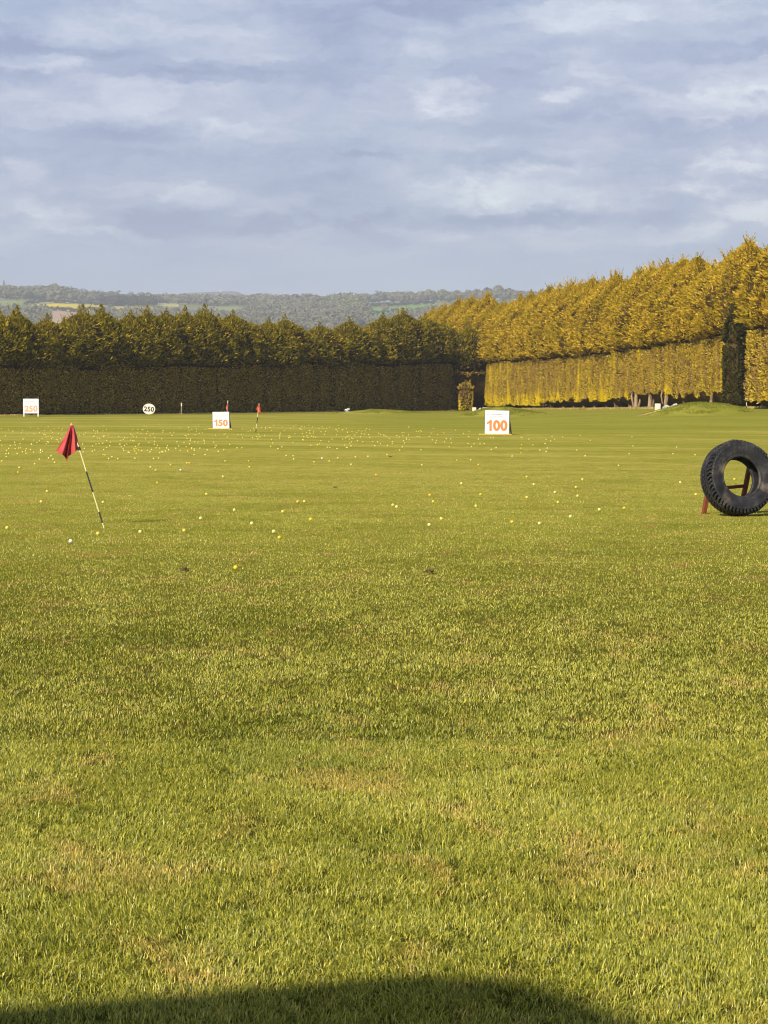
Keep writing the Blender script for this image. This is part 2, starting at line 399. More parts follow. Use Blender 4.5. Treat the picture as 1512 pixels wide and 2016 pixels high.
# mown grass in the foreground: real blades
def grass_blades():
    P = []
    def scatter(n, d0, d1, dens_pow, wfn, seed):
        g = np.random.default_rng(seed)
        # sample D with density ~ D^-dens_pow * width
        D = np.linspace(d0, d1, 400); wgt = wfn(D)*D**(-dens_pow); cdf = np.cumsum(wgt); cdf /= cdf[-1]
        d = np.interp(g.random(n), cdf, D)
        x = (g.random(n)*2-1)*wfn(d)/2
        return x, d
    w = lambda D: 0.37*D+1.0
    x1, d1 = scatter(N_NEAR, 4.9, 10.0, 0.6, w, 1)
    x2, d2 = scatter(N_MID, 10.0, 62.0, 2.15, w, 2)
    x = np.concatenate([x1, x2]); d = np.concatenate([d1, d2]); n = len(x)
    g = np.random.default_rng(3)
    # blades lie over in swathes; the direction drifts over the lawn
    th = 2*math.pi*fbm(x/0.9, d/1.0, seed=11, o=2)*2.0 + g.normal(0, 1.7, n)
    lie = np.clip(0.80+0.45*(fbm(x/0.6, d/0.7, seed=21)-0.5) + g.normal(0, 0.32, n), 0.05, 1.3)    # 0 upright .. 1.2 flat
    tall = 0.85+0.4*fbm(x/0.3, d/0.35, seed=31)
    sc = np.where(d > 8, (d/8)**-0.25, 1.0)
    L = (0.0145+0.0145*g.random(n))*tall*sc*(1+0.7*(g.random(n) > 0.97))
    W = (0.0022+0.0013*g.random(n))*np.where(d > 10, (d/10)**0.55, 1.0)
    # thin out clumps
    keep = g.random(n) < (1-smooth(38, 62, d))*np.clip(0.72+2.0*(fbm(x/0.06, d/0.08, seed=41, o=2)-0.45), 0.12, 1)
    x, d, th, lie, L, W = [a[keep] for a in (x, d, th, lie, L, W)]; n = len(x)
    # the last blades thin out towards the distance
    dirx, diry = np.cos(th), np.sin(th)
    face = th+math.pi/2+np.random.default_rng(5).normal(0, 0.5, n)
    wx, wy = np.cos(face)*W/2, np.sin(face)*W/2
    z0 = np.zeros(n)-0.002
    a1 = lie*0.6; a2 = np.minimum(lie*1.35, 1.5)
    mx = x+dirx*np.sin(a1)*L*0.5; my = d+diry*np.sin(a1)*L*0.5; mz = np.cos(a1)*L*0.5
    tx = mx+dirx*np.sin(a2)*L*0.5; ty = my+diry*np.sin(a2)*L*0.5; tz = mz+np.cos(a2)*L*0.5
    v = np.empty((n, 5, 3), np.float32)
    v[:, 0] = np.stack([x-wx, d-wy, z0], 1); v[:, 1] = np.stack([x+wx, d+wy, z0], 1)
    v[:, 2] = np.stack([mx+wx*0.85, my+wy*0.85, mz], 1); v[:, 3] = np.stack([mx-wx*0.85, my-wy*0.85, mz], 1)
    v[:, 4] = np.stack([tx, ty, tz], 1)
    b = (np.arange(n)*5)[:, None]
    loops = np.concatenate([b+np.array([[0, 1, 2, 3]]), b+np.array([[3, 2, 4]])], 1)
    counts = np.tile([4, 3], n)
    me = new_mesh('grass', v.reshape(-1, 3), counts, loops, [M_BLADE])
    o = obj_me('grass', me); tag(o, 'short mown olive green grass covering the range', 'grass', kind='stuff')
N_NEAR = 600000; N_MID = 800000
grass_blades()

# ------------------------------------------------------------------ conifer trees of the two hedges
def sprays(P, Nrm, up, L, W, g, flat=0.5):
    """leaf sprays: kites rooted at P pointing roughly along Nrm with a share of 'up'"""
    n = len(P)
    d = Nrm*0.75+np.array([0, 0, 1.0])*up[:, None]+g.normal(0, 0.42, (n, 3))
    d /= np.linalg.norm(d, axis=1)[:, None]
    s = np.cross(d, Nrm*flat+g.normal(0, 0.6, (n, 3))+np.array([0, 0, 0.5])); s /= (np.linalg.norm(s, axis=1)[:, None]+1e-6)
    nn = np.cross(d, s)
    L = L[:, None]; W = W[:, None]
    v = np.empty((n, 4, 3), np.float32)
    v[:, 0] = P-d*L*0.25; v[:, 1] = P+d*L*0.35+s*W*0.5-nn*W*0.15; v[:, 3] = P+d*L*0.35-s*W*0.5-nn*W*0.15; v[:, 2] = P+d*L*0.75
    return v
def tree_section(kind, th, z, p):
    pass
def hedge_tree(name, base, T, w, dep, H, trim, mats,  label, group, seed, gap=0.35, spike=1.0, cat='conifer', dens=1.0, tips=0, bulge=0.75, clip_w=None, full=2.6, wide=0.72, sz=1.0, taper=0.0, toff=0.0):
    """one clipped conifer: base point, hedge direction T, width along the hedge, depth, height, height of the clipped skirt"""
    g = np.random.default_rng(seed)
    root = empty(name, tuple(base), label, cat, group)
    T = np.array([T[0], T[1], 0.0]); T /= np.linalg.norm(T); N = np.array([-T[1], T[0], 0.0])   # N across the hedge
    cw = (clip_w or w)*0.60
    def radii(z):
        # half extents along T and N at height z
        low = z < trim
        t = np.clip((z-trim)/(H-trim), 0, 1)
        prof = (1-t**full)**0.8*0.9+0.10*(1-t)
        prof = prof*(1+0.10*np.sin(t*math.pi))
        a = np.where(low, cw, w*wide*prof)
        b = np.where(low, dep*0.5, (dep*0.5+bulge)*prof)
        if taper: a = np.where(low, a*(1-taper*np.clip(1-z/trim, 0, 1)), a)
        # rounded underside of the overhanging crown
        under = np.clip((z-trim-0.1)/0.55, 0, 1)**0.6
        b = np.where(low, b, dep*0.5*0.86+(b-dep*0.5*0.86)*under)
        return a, b
    def surf(th, z, push=0.0, per_=None):
        a, b = radii(z)
        low = z < trim
        e = np.where(low, 0.13, 0.62)
        c, s = np.cos(th), np.sin(th)
        u = np.sign(c)*abs(c)**e*a; vv = np.sign(s)*abs(s)**e*b
        if per_ is not None:      # spread evenly round the clipped box instead of by angle
            side, q_ = per_
            u = np.where(side < 2, q_*a, np.where(side == 2, a, -a)); vv = np.where(side < 2, np.where(side == 0, b, -b), q_*b)
            c = np.where(side < 2, 0.15*q_, np.sign(u)); s = np.where(side < 2, np.sign(vv), 0.15*q_)
        bx, by = base[0], base[1]
        lump = fbm((bx+u)/0.9+seed*3.1, (by+vv)/0.9, z/0.8, seed=seed % 97, o=3)-0.5
        lump2 = fbm((bx+u)/2.2, (by+vv)/2.2, z/1.6+seed, seed=(seed+5) % 97, o=2)-0.5
        k = np.where(low, 1+0.12*lump, 1+(0.75*lump+0.45*lump2)*np.clip((H-z)/2.0, 0.25, 1))+push
        p = T[None]*(u*k)[:, None]+N[None]*(vv*k)[:, None]
        p[:, 2] = z
        nr = T[None]*(c/np.maximum(a, .05))[:, None]+N[None]*(s/np.maximum(b, .05))[:, None]; nr /= np.linalg.norm(nr, axis=1)[:, None]
        return p, nr, low
    # inner dark core: closed shell just under the leaves
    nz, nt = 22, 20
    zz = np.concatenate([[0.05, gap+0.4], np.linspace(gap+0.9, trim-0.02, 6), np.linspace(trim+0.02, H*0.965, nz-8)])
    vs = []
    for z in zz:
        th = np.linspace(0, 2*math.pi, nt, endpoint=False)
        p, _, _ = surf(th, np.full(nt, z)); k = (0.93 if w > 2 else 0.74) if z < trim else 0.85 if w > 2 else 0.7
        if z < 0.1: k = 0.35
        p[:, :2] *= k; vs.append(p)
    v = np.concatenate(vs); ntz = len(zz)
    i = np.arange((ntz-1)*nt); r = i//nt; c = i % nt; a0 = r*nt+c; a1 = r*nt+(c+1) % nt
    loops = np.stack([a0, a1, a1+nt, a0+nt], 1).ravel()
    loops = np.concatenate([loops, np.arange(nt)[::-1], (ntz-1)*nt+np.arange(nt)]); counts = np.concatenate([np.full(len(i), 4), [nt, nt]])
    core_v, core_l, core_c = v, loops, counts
    # leaves
    per = 2*(w+dep)*1.1; per2 = 4*cw+2*dep
    n_up = int(per*(H-trim)*62*dens/sz**1.6); n_lo = int(per2*(trim-gap)*95*dens/sz**1.6)
    th = g.random(n_up)*2*math.pi; t = g.random(n_up); z = trim+0.16+(H-trim-0.16)*(1-(1-t)**1.12)*0.995
    push = -0.14*g.random(n_up)**2+0.09*(g.random(n_up) > 0.86)*g.random(n_up)
    p, nr, _ = surf(th, z, push)
    # drooping tiers: sprays gather on ledges
    tier = np.sin((z*2.6+3*fbm(p[:, 0]/1.2, p[:, 1]/1.2, seed=seed % 50))*2*math.pi/1.55)
    p[:, :2] *= (1+0.05*tier)[:, None]
    L = (0.30+0.28*g.random(n_up))*sz; W = (0.07+0.07*g.random(n_up))*sz
    hi = np.clip((z-(H-1.6))/1.6, 0, 1)
    upk = 0.25+0.9*hi+0.25*g.random(n_up)
    v1 = sprays(p, nr, upk, L*(1-0.2*hi), W*(1-0.35*hi), g)
    th = g.random(n_lo)*2*math.pi; z = gap+(trim-0.12-gap)*g.random(n_lo)
    # ragged bottom edge
    z = gap+(z-gap)*1.0
    fr = 2*cw/(2*cw+dep)
    side = np.where(g.random(n_lo) < fr, g.integers(0, 2, n_lo), g.integers(2, 4, n_lo)); q_ = g.random(n_lo)*2-1
    p, nr, _ = surf(th, z, -0.05*g.random(n_lo), (side, q_))
    # ragged bottom edge: lift the lowest leaves unevenly
    ed = np.clip(1.5*(fbm((base[0]+p[:, 0])*0.9, (base[1]+p[:, 1])*0.9, seed=31, o=2)-0.35), 0, 1.2)*min(1.0, gap*1.6)
    p[:, 2] = p[:, 2]+np.where(p[:, 2] < gap+ed, ed*0.8, 0)
    # vertical fluting of the clipped face
    fl = vnoise((p[:, 0]*T[0]+p[:, 1]*T[1])*1.7+base[1], z*0.6, seed=3)
    p[:, :2] *= (0.975+0.05*fl)[:, None]
    v2 = sprays(p, nr, 0.2+0.5*g.random(n_lo), (0.16+0.16*g.random(n_lo))*sz, (0.06+0.05*g.random(n_lo))*sz, g, 1.0)
    parts = [v1, v2]; mi = [np.zeros(len(v1)), np.ones(len(v2))]
    # leading shoots that stand up out of the crown
    k = int(26*spike)+tips
    if k:
        ph = g.random(k)*2*math.pi; q = g.random(k)**0.6; zt = H-0.05-(q**2)*1.1*(H-trim)/6
        pp, nr, _ = surf(ph, np.minimum(zt, H*0.99))
        top = []
        for j in range(k):
            d = np.array([0, 0, 1.0])+nr[j]*0.35+g.normal(0, 0.22, 3); d /= np.linalg.norm(d)
            s = np.cross(d, g.normal(0, 1, 3)); s /= np.linalg.norm(s)
            L0 = (0.35+0.75*g.random())*(1.25 if q[j] < 0.4 else 0.8)*(0.7+0.5*spike)
            for m_ in range(7):
                f = m_/7
                b0 = pp[j]+d*L0*f
                dd = d*0.8+s*(0.7 if m_ % 2 else -0.7)*(1-f); dd /= np.linalg.norm(dd)
                ss = np.cross(dd, g.normal(0, 1, 3)); ss /= np.linalg.norm(ss)
                l_ = L0*0.34*(1.15-f); w_ = 0.055*(1.3-f)
                top.append(np.array([b0-dd*l_*.2, b0+dd*l_*.35+ss*w_, b0+dd*l_, b0+dd*l_*.35-ss*w_]))
        tv = np.array(top, np.float32); parts.append(tv); mi.append(np.zeros(len(tv)))
    # central pointed leader
    if spike > 0:
        m_ = int(220*spike); f = g.random(m_); hh = 0.9+0.5*spike
        a = g.random(m_)*2*math.pi; rr = (1-f)**0.8*0.55*g.random(m_)**0.5
        p = np.stack([np.cos(a)*rr, np.sin(a)*rr, H-0.55+f*hh], 1)
        nr = np.stack([np.cos(a), np.sin(a), np.zeros(m_)], 1)
        v3 = sprays(p, nr, 0.5+1.2*f, 0.32*(1.15-f*0.6), 0.09*(1.1-0.5*f), g); parts.append(v3); mi.append(np.zeros(m_))
    V = np.concatenate([q_.reshape(-1, 3) for q_ in parts]); nq = len(V)//4
    lo = np.arange(nq*4)
    allv = np.concatenate([V, core_v]); all_l = np.concatenate([lo, core_l+len(V)]); all_c = np.concatenate([np.full(nq, 4), core_c])
    midx = np.concatenate([np.concatenate(mi), np.full(len(core_c), 2)])
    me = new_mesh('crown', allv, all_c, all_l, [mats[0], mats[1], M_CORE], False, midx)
    obj_me('crown', me, root)
    # trunk with a root flare
    bm = bmesh.new(); r0 = 0.11+0.07*g.random(); lean = g.normal(0, 0.05, 2); tx, ty_ = -N[0]*dep*toff, -N[1]*dep*toff
    tube(bm, [(tx, ty_, -0.15), (tx, ty_, 0.12), (tx*0.95+lean[0], ty_*0.95+lean[1], 1.2), (lean[0]*2, lean[1]*2, H*0.5), (0, 0, H*0.92)], [r0*1.7, r0*1.15, r0, r0*0.7, 0.03], 9)
    if gap > 0.3:
        for q_ in range(2):   # a second stem, as these trees fork low
            a = g.random()*6.28; r1 = r0*0.6
            tube(bm, [(tx+math.cos(a)*r0*1.2, ty_+math.sin(a)*r0*1.2, -0.15), (tx+math.cos(a)*0.45, ty_+math.sin(a)*0.45, 1.0), (tx*0.6+math.cos(a)*0.7, ty_*0.6+math.sin(a)*0.7, 2.2)], [r1*1.3, r1, r1*0.7], 7)
    obj('trunk', bm, M_BARK, root, True)
    return root
SPRAY = 1.0
NUMW = ['first', 'second', 'third', 'fourth', 'fifth', 'sixth', 'seventh', 'eighth', 'ninth', 'tenth', 'eleventh', 'twelfth', 'thirteenth', 'fourteenth', 'fifteenth',
        'sixteenth', 'seventeenth', 'eighteenth', 'nineteenth', 'twentieth', 'twenty-first', 'twenty-second', 'twenty-third', 'twenty-fourth', 'twenty-fifth', 'twenty-sixth', 'twenty-seventh', 'twenty-eighth']

# far hedge, running away to the right; its face is in shade
FT = (0.533, 0.846)
far_tops = [(-28, 606), (2, 618), (28, 604), (64, 602), (94, 640), (123, 624), (157, 628), (193, 600), (229, 599), (258, 626), (286, 615), (319, 602), (356, 611), (393, 602), (430, 599), (458, 622), (486, 615), (522, 632), (556, 629),
            (588, 625), (620, 645), (656, 637), (684, 648), (712, 629), (746, 640), (779, 620), (818, 612), (862, 622), (893, 632)]
fn = 0
for i, (px, py) in enumerate(far_tops):
    k = (px-756)/4300; D = 146/(0.63-k); x = k*D
    if i == len(far_tops)-1: Dn = D+3
    pxn = far_tops[min(i+1, len(far_tops)-1)][0]; pxp = far_tops[max(i-1, 0)][0]
    gapx = (pxn-pxp)/2 if 0 < i < len(far_tops)-1 else 34
    w = gapx/4300*D/0.48*1.0       # px to metres along the oblique hedge
    w = min(max(w, 2.6), 5.2)
    H = CAM_H+(780-py)/4300*D-(0.85 if py < 606 else 0.45)
    ty = 725-8*(px/900)
    trim = CAM_H+(780-ty)/4300*D
    dep = 3.2
    b = np.array([x, D, 0.0]); N = np.array([-FT[1], FT[0]]); b[:2] += N*(dep/2)    # face on the line
    b[2] = float(gz(b[0], b[1]))
    if px < -10: lab = 'dark clipped conifer cut by the left edge of the photo in the far hedge'
    else:
        lab = 'dark conifer with %s top, %s from the left in the shaded far hedge' % ('a tall pointed' if py < 612 else ('a low blunt' if py > 632 else 'a rounded'), NUMW[fn])
        fn += 1
    narrow = py < 606
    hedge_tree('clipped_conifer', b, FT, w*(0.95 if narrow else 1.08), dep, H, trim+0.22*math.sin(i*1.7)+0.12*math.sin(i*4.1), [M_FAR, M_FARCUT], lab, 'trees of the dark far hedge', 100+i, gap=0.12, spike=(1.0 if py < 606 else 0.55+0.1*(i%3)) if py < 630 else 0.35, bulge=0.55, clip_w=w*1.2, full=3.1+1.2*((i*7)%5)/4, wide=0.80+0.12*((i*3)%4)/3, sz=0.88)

# right hedge, sunlit, running towards us on the right
RT = (0.167, -0.986)
def right_at(px):
    k = (px-756)/4300; D = 53.1/(k+0.1695); return k*D, D
sky_pts = [(800, 632), (815, 615), (850, 603), (865, 597), (900, 588), (935, 585), (950, 600), (975, 594), (1000, 583), (1030, 574), (1060, 562), (1085, 565), (1110, 551), (1140, 553), (1165, 546), (1195, 548), (1225, 530), (1262, 520), (1300, 511), (1332, 500), (1355, 532), (1380, 512), (1408, 480), (1440, 482), (1465, 560)]
def skyy(px): return float(np.interp(px, [p[0] for p in sky_pts], [p[1] for p in sky_pts]))
rt = []
D = 163.5; step = 4.1; 
while D < 292:
    x = 11.6+(245-D)*0.1695; rt.append((x, D)); D += step*(0.9+0.25*random.random())
rt = rt[::-1]
rn = 0
for i, (x, D) in enumerate(rt):
    px = 756+4300*x/D
    H = CAM_H+(780-skyy(px))/4300*D-0.25+0.25*math.sin(i*2.9)
    ty = np.interp(px, [800, 960, 1100, 1200, 1300, 1430, 1512], [724, 714, 705, 695, 680, 661, 650])
    trim = CAM_H+(780-ty)/4300*D
    dep = 3.6
    N = np.array([0.986, 0.167]); b = np.array([x+N[0]*dep/2, D+N[1]*dep/2, 0.0]); b[2] = float(gz0(b[0], b[1]))
    H -= b[2]; trim -= b[2]
    behind = px < 950
    if behind: lab = 'golden conifer top showing over the dark hedge, %s from the left of these' % NUMW[i]; grp = 'golden conifers behind the far hedge'
    else: lab = 'golden clipped conifer, %s along the sunlit right hedge counted from the dark opening' % NUMW[rn]; grp = 'trees of the sunlit right hedge'; rn += 1
    g_ = 0.25 if px < 1060 else (0.55 if px < 1240 else (1.05 if px < 1300 else (0.7 if px < 1370 else 0.75)))
    if i in (0, 1): pass
    # the tree next to the opening leans its skirt back
    hedge_tree('golden_conifer', b, RT, 4.5, dep, H, trim+0.12*math.sin(i*2.1), [M_GOLD, M_GOLDCUT], lab, grp, 300+i, gap=g_, spike=0.25+0.15*((i*3) % 4), tips=26 if px > 1040 else 8, bulge=0.9, clip_w=4.5, dens=1.0, wide=0.86+0.1*((i*5) % 3)/2, full=2.3+1.3*((i*7) % 4)/3, sz=0.74, toff=0.40 if (1235 < px < 1300 or px > 1380) else 0.2, taper=0.55 if (not behind and rn == 1) else 0.0)

# second golden block at the right edge, beyond a narrow gap
for j, (px, D, top, ty) in enumerate([(1502, 149.5, 462, 648), (1549, 145.5, 448, 640), (1596, 141.5, 455, 632)]):
    x = (px-756)/4300*D
    H = CAM_H+(780-top)/4300*D-0.3; trim = CAM_H+(780-ty)/4300*D
    b = np.array([x+1.2, D, 0.0]); b[2] = float(gz0(b[0], b[1])); H -= b[2]; trim -= b[2]
    hedge_tree('golden_conifer', b, RT, 4.3, 3.4, H, trim, [M_GOLD, M_GOLDCUT], ['golden conifer beyond the narrow gap at the right edge of the photo', 'golden conifer just outside the right edge, behind the one at the gap', 'golden conifer just outside the right edge, nearest to us'][j],
               'golden conifers past the gap', 500+j, gap=0.35, spike=0.7, tips=20, bulge=0.8, clip_w=4.3)

# conifer closing the golden hedge's near end; shade is put into its foliage colour
x, D = right_at(1447)
b = np.array([(1446-756)/4300*158, 158.0, 0.0]); b[2] = float(gz0(b[0], b[1]))
hedge_tree('dark_conifer', b, (0.86, -0.5), 1.05, 1.6, 7.4, 4.6, [M_SHADECON, M_SHADECON], 'dark green conifer closing the near end of the golden hedge', 'dark conifer at the gap', 520, gap=0.3, spike=0.5, bulge=0.15, full=1.6, dens=1.6)
# backing trees where the hedges meet; the opening's shade is in their foliage colour
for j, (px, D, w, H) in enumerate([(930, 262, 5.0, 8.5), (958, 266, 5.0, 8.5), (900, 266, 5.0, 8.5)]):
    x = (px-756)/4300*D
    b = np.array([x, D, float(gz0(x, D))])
    hedge_tree('shaded_conifer', b, (1, 0.05), w, 3.0, H, 5.0, [M_SHADECON, M_SHADECON], ['black-green conifer deep inside the dark opening, middle of three', 'black-green conifer deep inside the dark opening, right one', 'black-green conifer deep inside the dark opening, left one'][j],
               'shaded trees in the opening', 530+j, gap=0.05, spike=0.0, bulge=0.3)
# the hedge corner arches over the opening
x, D = right_at(938)
hedge_tree('corner_conifer', np.array([9.6, 246.5, float(gz0(9.6, 246.5))]), (0.8, 0.6), 5.6, 3.6, 9.0, 4.4, [M_FAR, M_FARCUT], 'dark conifer arching over the opening at the hedge corner', 'corner tree', 540, gap=3.6, spike=0.8, bulge=0.5)
# little bright conifer inside the opening
p = at(917, 806, 242.5)
hedge_tree('dwarf_conifer', np.array([p.x, 242.5, float(gz0(p.x, 242.5))]), (1, 0), 1.15, 1.2, 3.0, 2.2, [M_GOLDCUT, M_GOLDCUT], 'small bright yellow-green conifer in the dark opening between the hedges', 'small tree', 541, gap=0.05, spike=0.1, bulge=0.05, cat='conifer')

HAZE = 0.00017
# ------------------------------------------------------------------ pale dry grass along the hedge foot
def verge(name, pts, width, label):
    g = np.random.default_rng(abs(hash(label)) % 1000 if False else len(label)*7)
    vs = []; n = 0
    seg = []
    for (x0, y0), (x1, y1) in zip(pts[:-1], pts[1:]):
        L = math.hypot(x1-x0, y1-y0); m = int(L*90*width)
        t = g.random(m); off = (g.random(m)-0.5)*width
        tx, ty = (x1-x0)/L, (y1-y0)/L
        seg.append(np.stack([x0+(x1-x0)*t-ty*off, y0+(y1-y0)*t+tx*off], 1))
    p = np.concatenate(seg); n = len(p)
    clump = fbm(p[:, 0]/0.9, p[:, 1]/0.9, seed=77)
    keep = clump+g.random(n)*0.3 > 0.52; p = p[keep]; clump = clump[keep]; n = len(p)
    h = 0.06+0.22*np.clip(clump-0.4, 0, 1)+0.08*g.random(n); a = g.random(n)*2*math.pi; w = 0.05+0.04*g.random(n)
    z = gz(p[:, 0], p[:, 1])-0.01
    lx, ly = g.normal(0, .4, n)*h, g.normal(0, .4, n)*h
    v = np.empty((n, 3, 3), np.float32)
    v[:, 0] = np.stack([p[:, 0]-np.cos(a)*w/2, p[:, 1]-np.sin(a)*w/2, z], 1)
    v[:, 1] = np.stack([p[:, 0]+np.cos(a)*w/2, p[:, 1]+np.sin(a)*w/2, z], 1)
    v[:, 2] = np.stack([p[:, 0]+lx, p[:, 1]+ly, z+h], 1)
    me = new_mesh(name, v.reshape(-1, 3), np.full(n, 3), np.arange(n*3), [M_DRYLEAF])
    tag(obj_me(name, me), label, 'grass', kind='stuff')
M_DRYLEAF = foliage_material('dry_tuft', [(0.0, (0.34, 0.25, 0.08)), (0.6, (0.58, 0.45, 0.17)), (1.0, (0.75, 0.62, 0.32))], (0.30, 0.26, 0.05), (0.5, 0.7), 0.3, 1.0, 0.6)
fp = lambda px: (((px-756)/4300)*146/(0.63-(px-756)/4300), 146/(0.63-(px-756)/4300))
a_, b_ = fp(-60), fp(905)
off = (0.846*0.35, -0.533*0.35)
verge('dry_verge', [(a_[0]+off[0], a_[1]+off[1]), (b_[0]+off[0], b_[1]+off[1])], 1.3, 'pale dry grass at the foot of the dark far hedge')
q1 = (11.6-0.6, 245); q2 = (25.4-0.6, 163)
verge('dry_verge', [q1, q2, (27.2, 150)], 1.5, 'straw coloured dry grass at the foot of the golden right hedge')

# ------------------------------------------------------------------ signs
M_WHITE = mat('weathered_white_board', (0.62, 0.64, 0.70), 0.6, 0.10, 5, spec=0.3)
M_WHITE2 = mat('cream_board', (0.62, 0.60, 0.52), 0.6, 0.12, 5)
M_FRAME = mat('grey_green_frame', (0.16, 0.17, 0.10), 0.7, 0.3, 10)
M_YELLOWWOOD = mat('yellow_timber', (0.55, 0.38, 0.08), 0.8, 0.3, 12)
M_ORANGE = mat('orange_print', (0.62, 0.19, 0.05), 0.6, 0.15, 22)
M_ORANGE2 = mat('faded_orange_print', (0.58, 0.24, 0.10), 0.6, 0.12, 22)
M_ORANGE3 = mat('pale_orange_print', (0.60, 0.34, 0.20), 0.6, 0.12, 22)
M_BLACKP = mat('black_print', (0.02, 0.02, 0.022), 0.6)
M_GREYP = mat('faded_grey_print', (0.36, 0.35, 0.40), 0.7, 0.2, 40)
M_GREYD = mat('grey_print', (0.20, 0.19, 0.22), 0.7, 0.25, 40)
def text_mesh(name, s, size_h, size_w, mat_, parent, loc, bold=0.03, depth=0.004):
    cu = bpy.data.curves.new('t', 'FONT'); cu.body = s; cu.size = 1; cu.offset = bold; cu.extrude = depth; cu.resolution_u = 4
    cu.space_character = 1.06
    o = bpy.data.objects.new('t', cu); COL.objects.link(o)
    dg = bpy.context.evaluated_depsgraph_get(); me = bpy.data.meshes.new_from_object(o.evaluated_get(dg))
    bpy.data.objects.remove(o); bpy.data.curves.remove(cu)
    v = np.empty(len(me.vertices)*3, np.float32); me.vertices.foreach_get('co', v); v = v.reshape(-1, 3)
    mn, mx = v.min(0), v.max(0)
    q = np.empty_like(v)
    q[:, 0] = ((v[:, 0]-mn[0])/(mx[0]-mn[0])-0.5)*size_w
    q[:, 2] = ((v[:, 1]-mn[1])/(mx[1]-mn[1])-0.5)*size_h
    q[:, 1] = -v[:, 2]
    me.vertices.foreach_set('co', q.ravel()); me.materials.clear(); me.materials.append(mat_); me.update()
    ob = obj_me(name, me, parent); ob.location = loc
    return ob
def small_print(parent, W, rows, zs, mat_, yf, seed):
    """faded lettering, no longer legible: rows of thin strokes of letter size"""
    g = random.Random(seed); 
    for (n, half, z, h) in rows:
        bm = bmesh.new()
        for k in range(n):
            x = -half+2*half*(k+0.5)/n
            if g.random() < 0.08: continue
            ww = 2*half/n
            hh = h*(0.7+0.4*g.random())
            box(bm, (x, yf, z+hh/2-h/2), (ww*0.22, 0.002, hh))
            if g.random() < 0.75: box(bm, (x+ww*0.22, yf-0.0005, z+g.choice((-0.3, 0, 0.3))*h), (ww*0.4, 0.002, h*0.2))
            if g.random() < 0.5: box(bm, (x+ww*0.42, yf-0.001, z-h*0.15), (ww*0.18, 0.002, h*0.6))
        obj('small_print', bm, mat_, parent)
def range_sign(px, py_base, D, wpx, hpx, word, mprint, label, yaw, roll, with_legs=False, cat='distance sign', name='distance_sign', pm=None, legs_px=0, rail=True, numw=0.86, numh=0.47, numz=0.36):
    W = wpx/4300*D/math.cos(yaw); Hh = hpx/4300*D
    p = at(px, py_base, D); z = float(gz(p.x, D))
    p = Vector((p.x, D, z if abs(p.z-z) < 0.35 else p.z))
    root = empty(name, p, label, cat, 'white yardage boards', (0, 0, -yaw))
    lz = legs_px/4300*D
    rr = Matrix.Rotation(roll, 3, 'Y')
    bm = bmesh.new(); box(bm, (0, 0, lz+Hh/2+0.03), (W, 0.02, Hh), rr, 0, 0.004)
    # chipped upper edge
    board = obj('board', bm, M_WHITE, root)
    bm = bmesh.new(); t = 0.035; c = Vector((0, 0.024, lz+Hh/2+0.03))
    for sx in (-1, 1): box(bm, c+rr @ Vector((sx*(W/2+0.004), 0.0, 0)), (t, 0.05, Hh+0.05), rr)
    box(bm, c+rr @ Vector((0, 0, Hh/2+0.012)), (W-t, 0.046, t), rr)
    obj('frame', bm, M_FRAME if not with_legs else M_WHITE, root)
    for sx in (-1, 1):
        bm = bmesh.new()
        if with_legs:
            beam(bm, (sx*(W/2-0.04), 0.03, -0.05), (sx*(W/2-0.04), 0.03, lz+0.1), 0.09, 0.06)
        else:
            beam(bm, (sx*(W/2-0.06), 0.45, -0.04), (sx*(W/2-0.06), 0.05, Hh), 0.045, 0.045)
        obj('leg', bm, M_WHITE if with_legs else M_FRAME, root)
    if rail:
        bm = bmesh.new(); beam(bm, (-W/2-0.26, -0.02, 0.006), (W/2+0.14, -0.02, 0.006), 0.05, 0.06, bevel=0.006); obj('base_rail', bm, M_YELLOWWOOD, root)
    zc = lz+Hh*numz+0.03; Wn = W*numw
    if word[0] == '1':
        # the board's one has a thick stem and a sloping flag
        rest = text_mesh('number', word[1:], Hh*numh, Wn*0.70, mprint, root, (0.01*W+Wn*0.15, -0.0125, zc), 0.045)
        bm = bmesh.new(); h2 = Hh*numh/2; w1 = Wn*0.235; x0 = 0.01*W-Wn*0.5
        pts = [(0.52, -1), (1.0, -1), (1.0, 1), (0.62, 1), (0.45, 0.80), (0.0, 0.52), (0.0, 0.20), (0.52, 0.42)]
        f = [bm.verts.new((x0+u*w1, -0.0165, zc+v*h2)) for u, v in pts]; k = [bm.verts.new((x0+u*w1, -0.009, zc+v*h2)) for u, v in pts]
        bm.faces.new(f); bm.faces.new(k[::-1])
        for i in range(8): bm.faces.new((f[i], f[(i+1) % 8], k[(i+1) % 8], k[i]))
        obj('number', bm, mprint, root)
    else:
        text_mesh('number', word, Hh*numh, Wn, mprint, root, (0.01*W, -0.0125, zc), 0.04)
    g1, g2 = [(17, W*0.42, lz+Hh*0.87, Hh*0.075), (9, W*0.27, lz+Hh*0.765, Hh*0.06)], None
    if pm: small_print(root, W, g1, None, pm, -0.0125, len(label))
    return root
s100 = range_sign(978.5, 857, 91, 46, 46, '100', M_ORANGE, 'white board reading 100 in orange, right of centre on the turf', R(24), R(1.2), pm=M_GREYD)
s150 = range_sign(435, 845, 106.5, 33, 32, '150', M_ORANGE2, 'white board reading 150 in faded orange, a red flag behind it', R(16), R(-1.0), pm=M_GREYP, numw=0.82, numh=0.42, numz=0.34)
s250 = range_sign(61, 819.5, 172, 31, 28, '250', M_ORANGE3, 'white board on two legs reading 250 in pale orange before the dark hedge', R(14), 0.0, with_legs=True, pm=M_GREYP, legs_px=5.5, rail=False, numw=0.86, numh=0.44, numz=0.33)
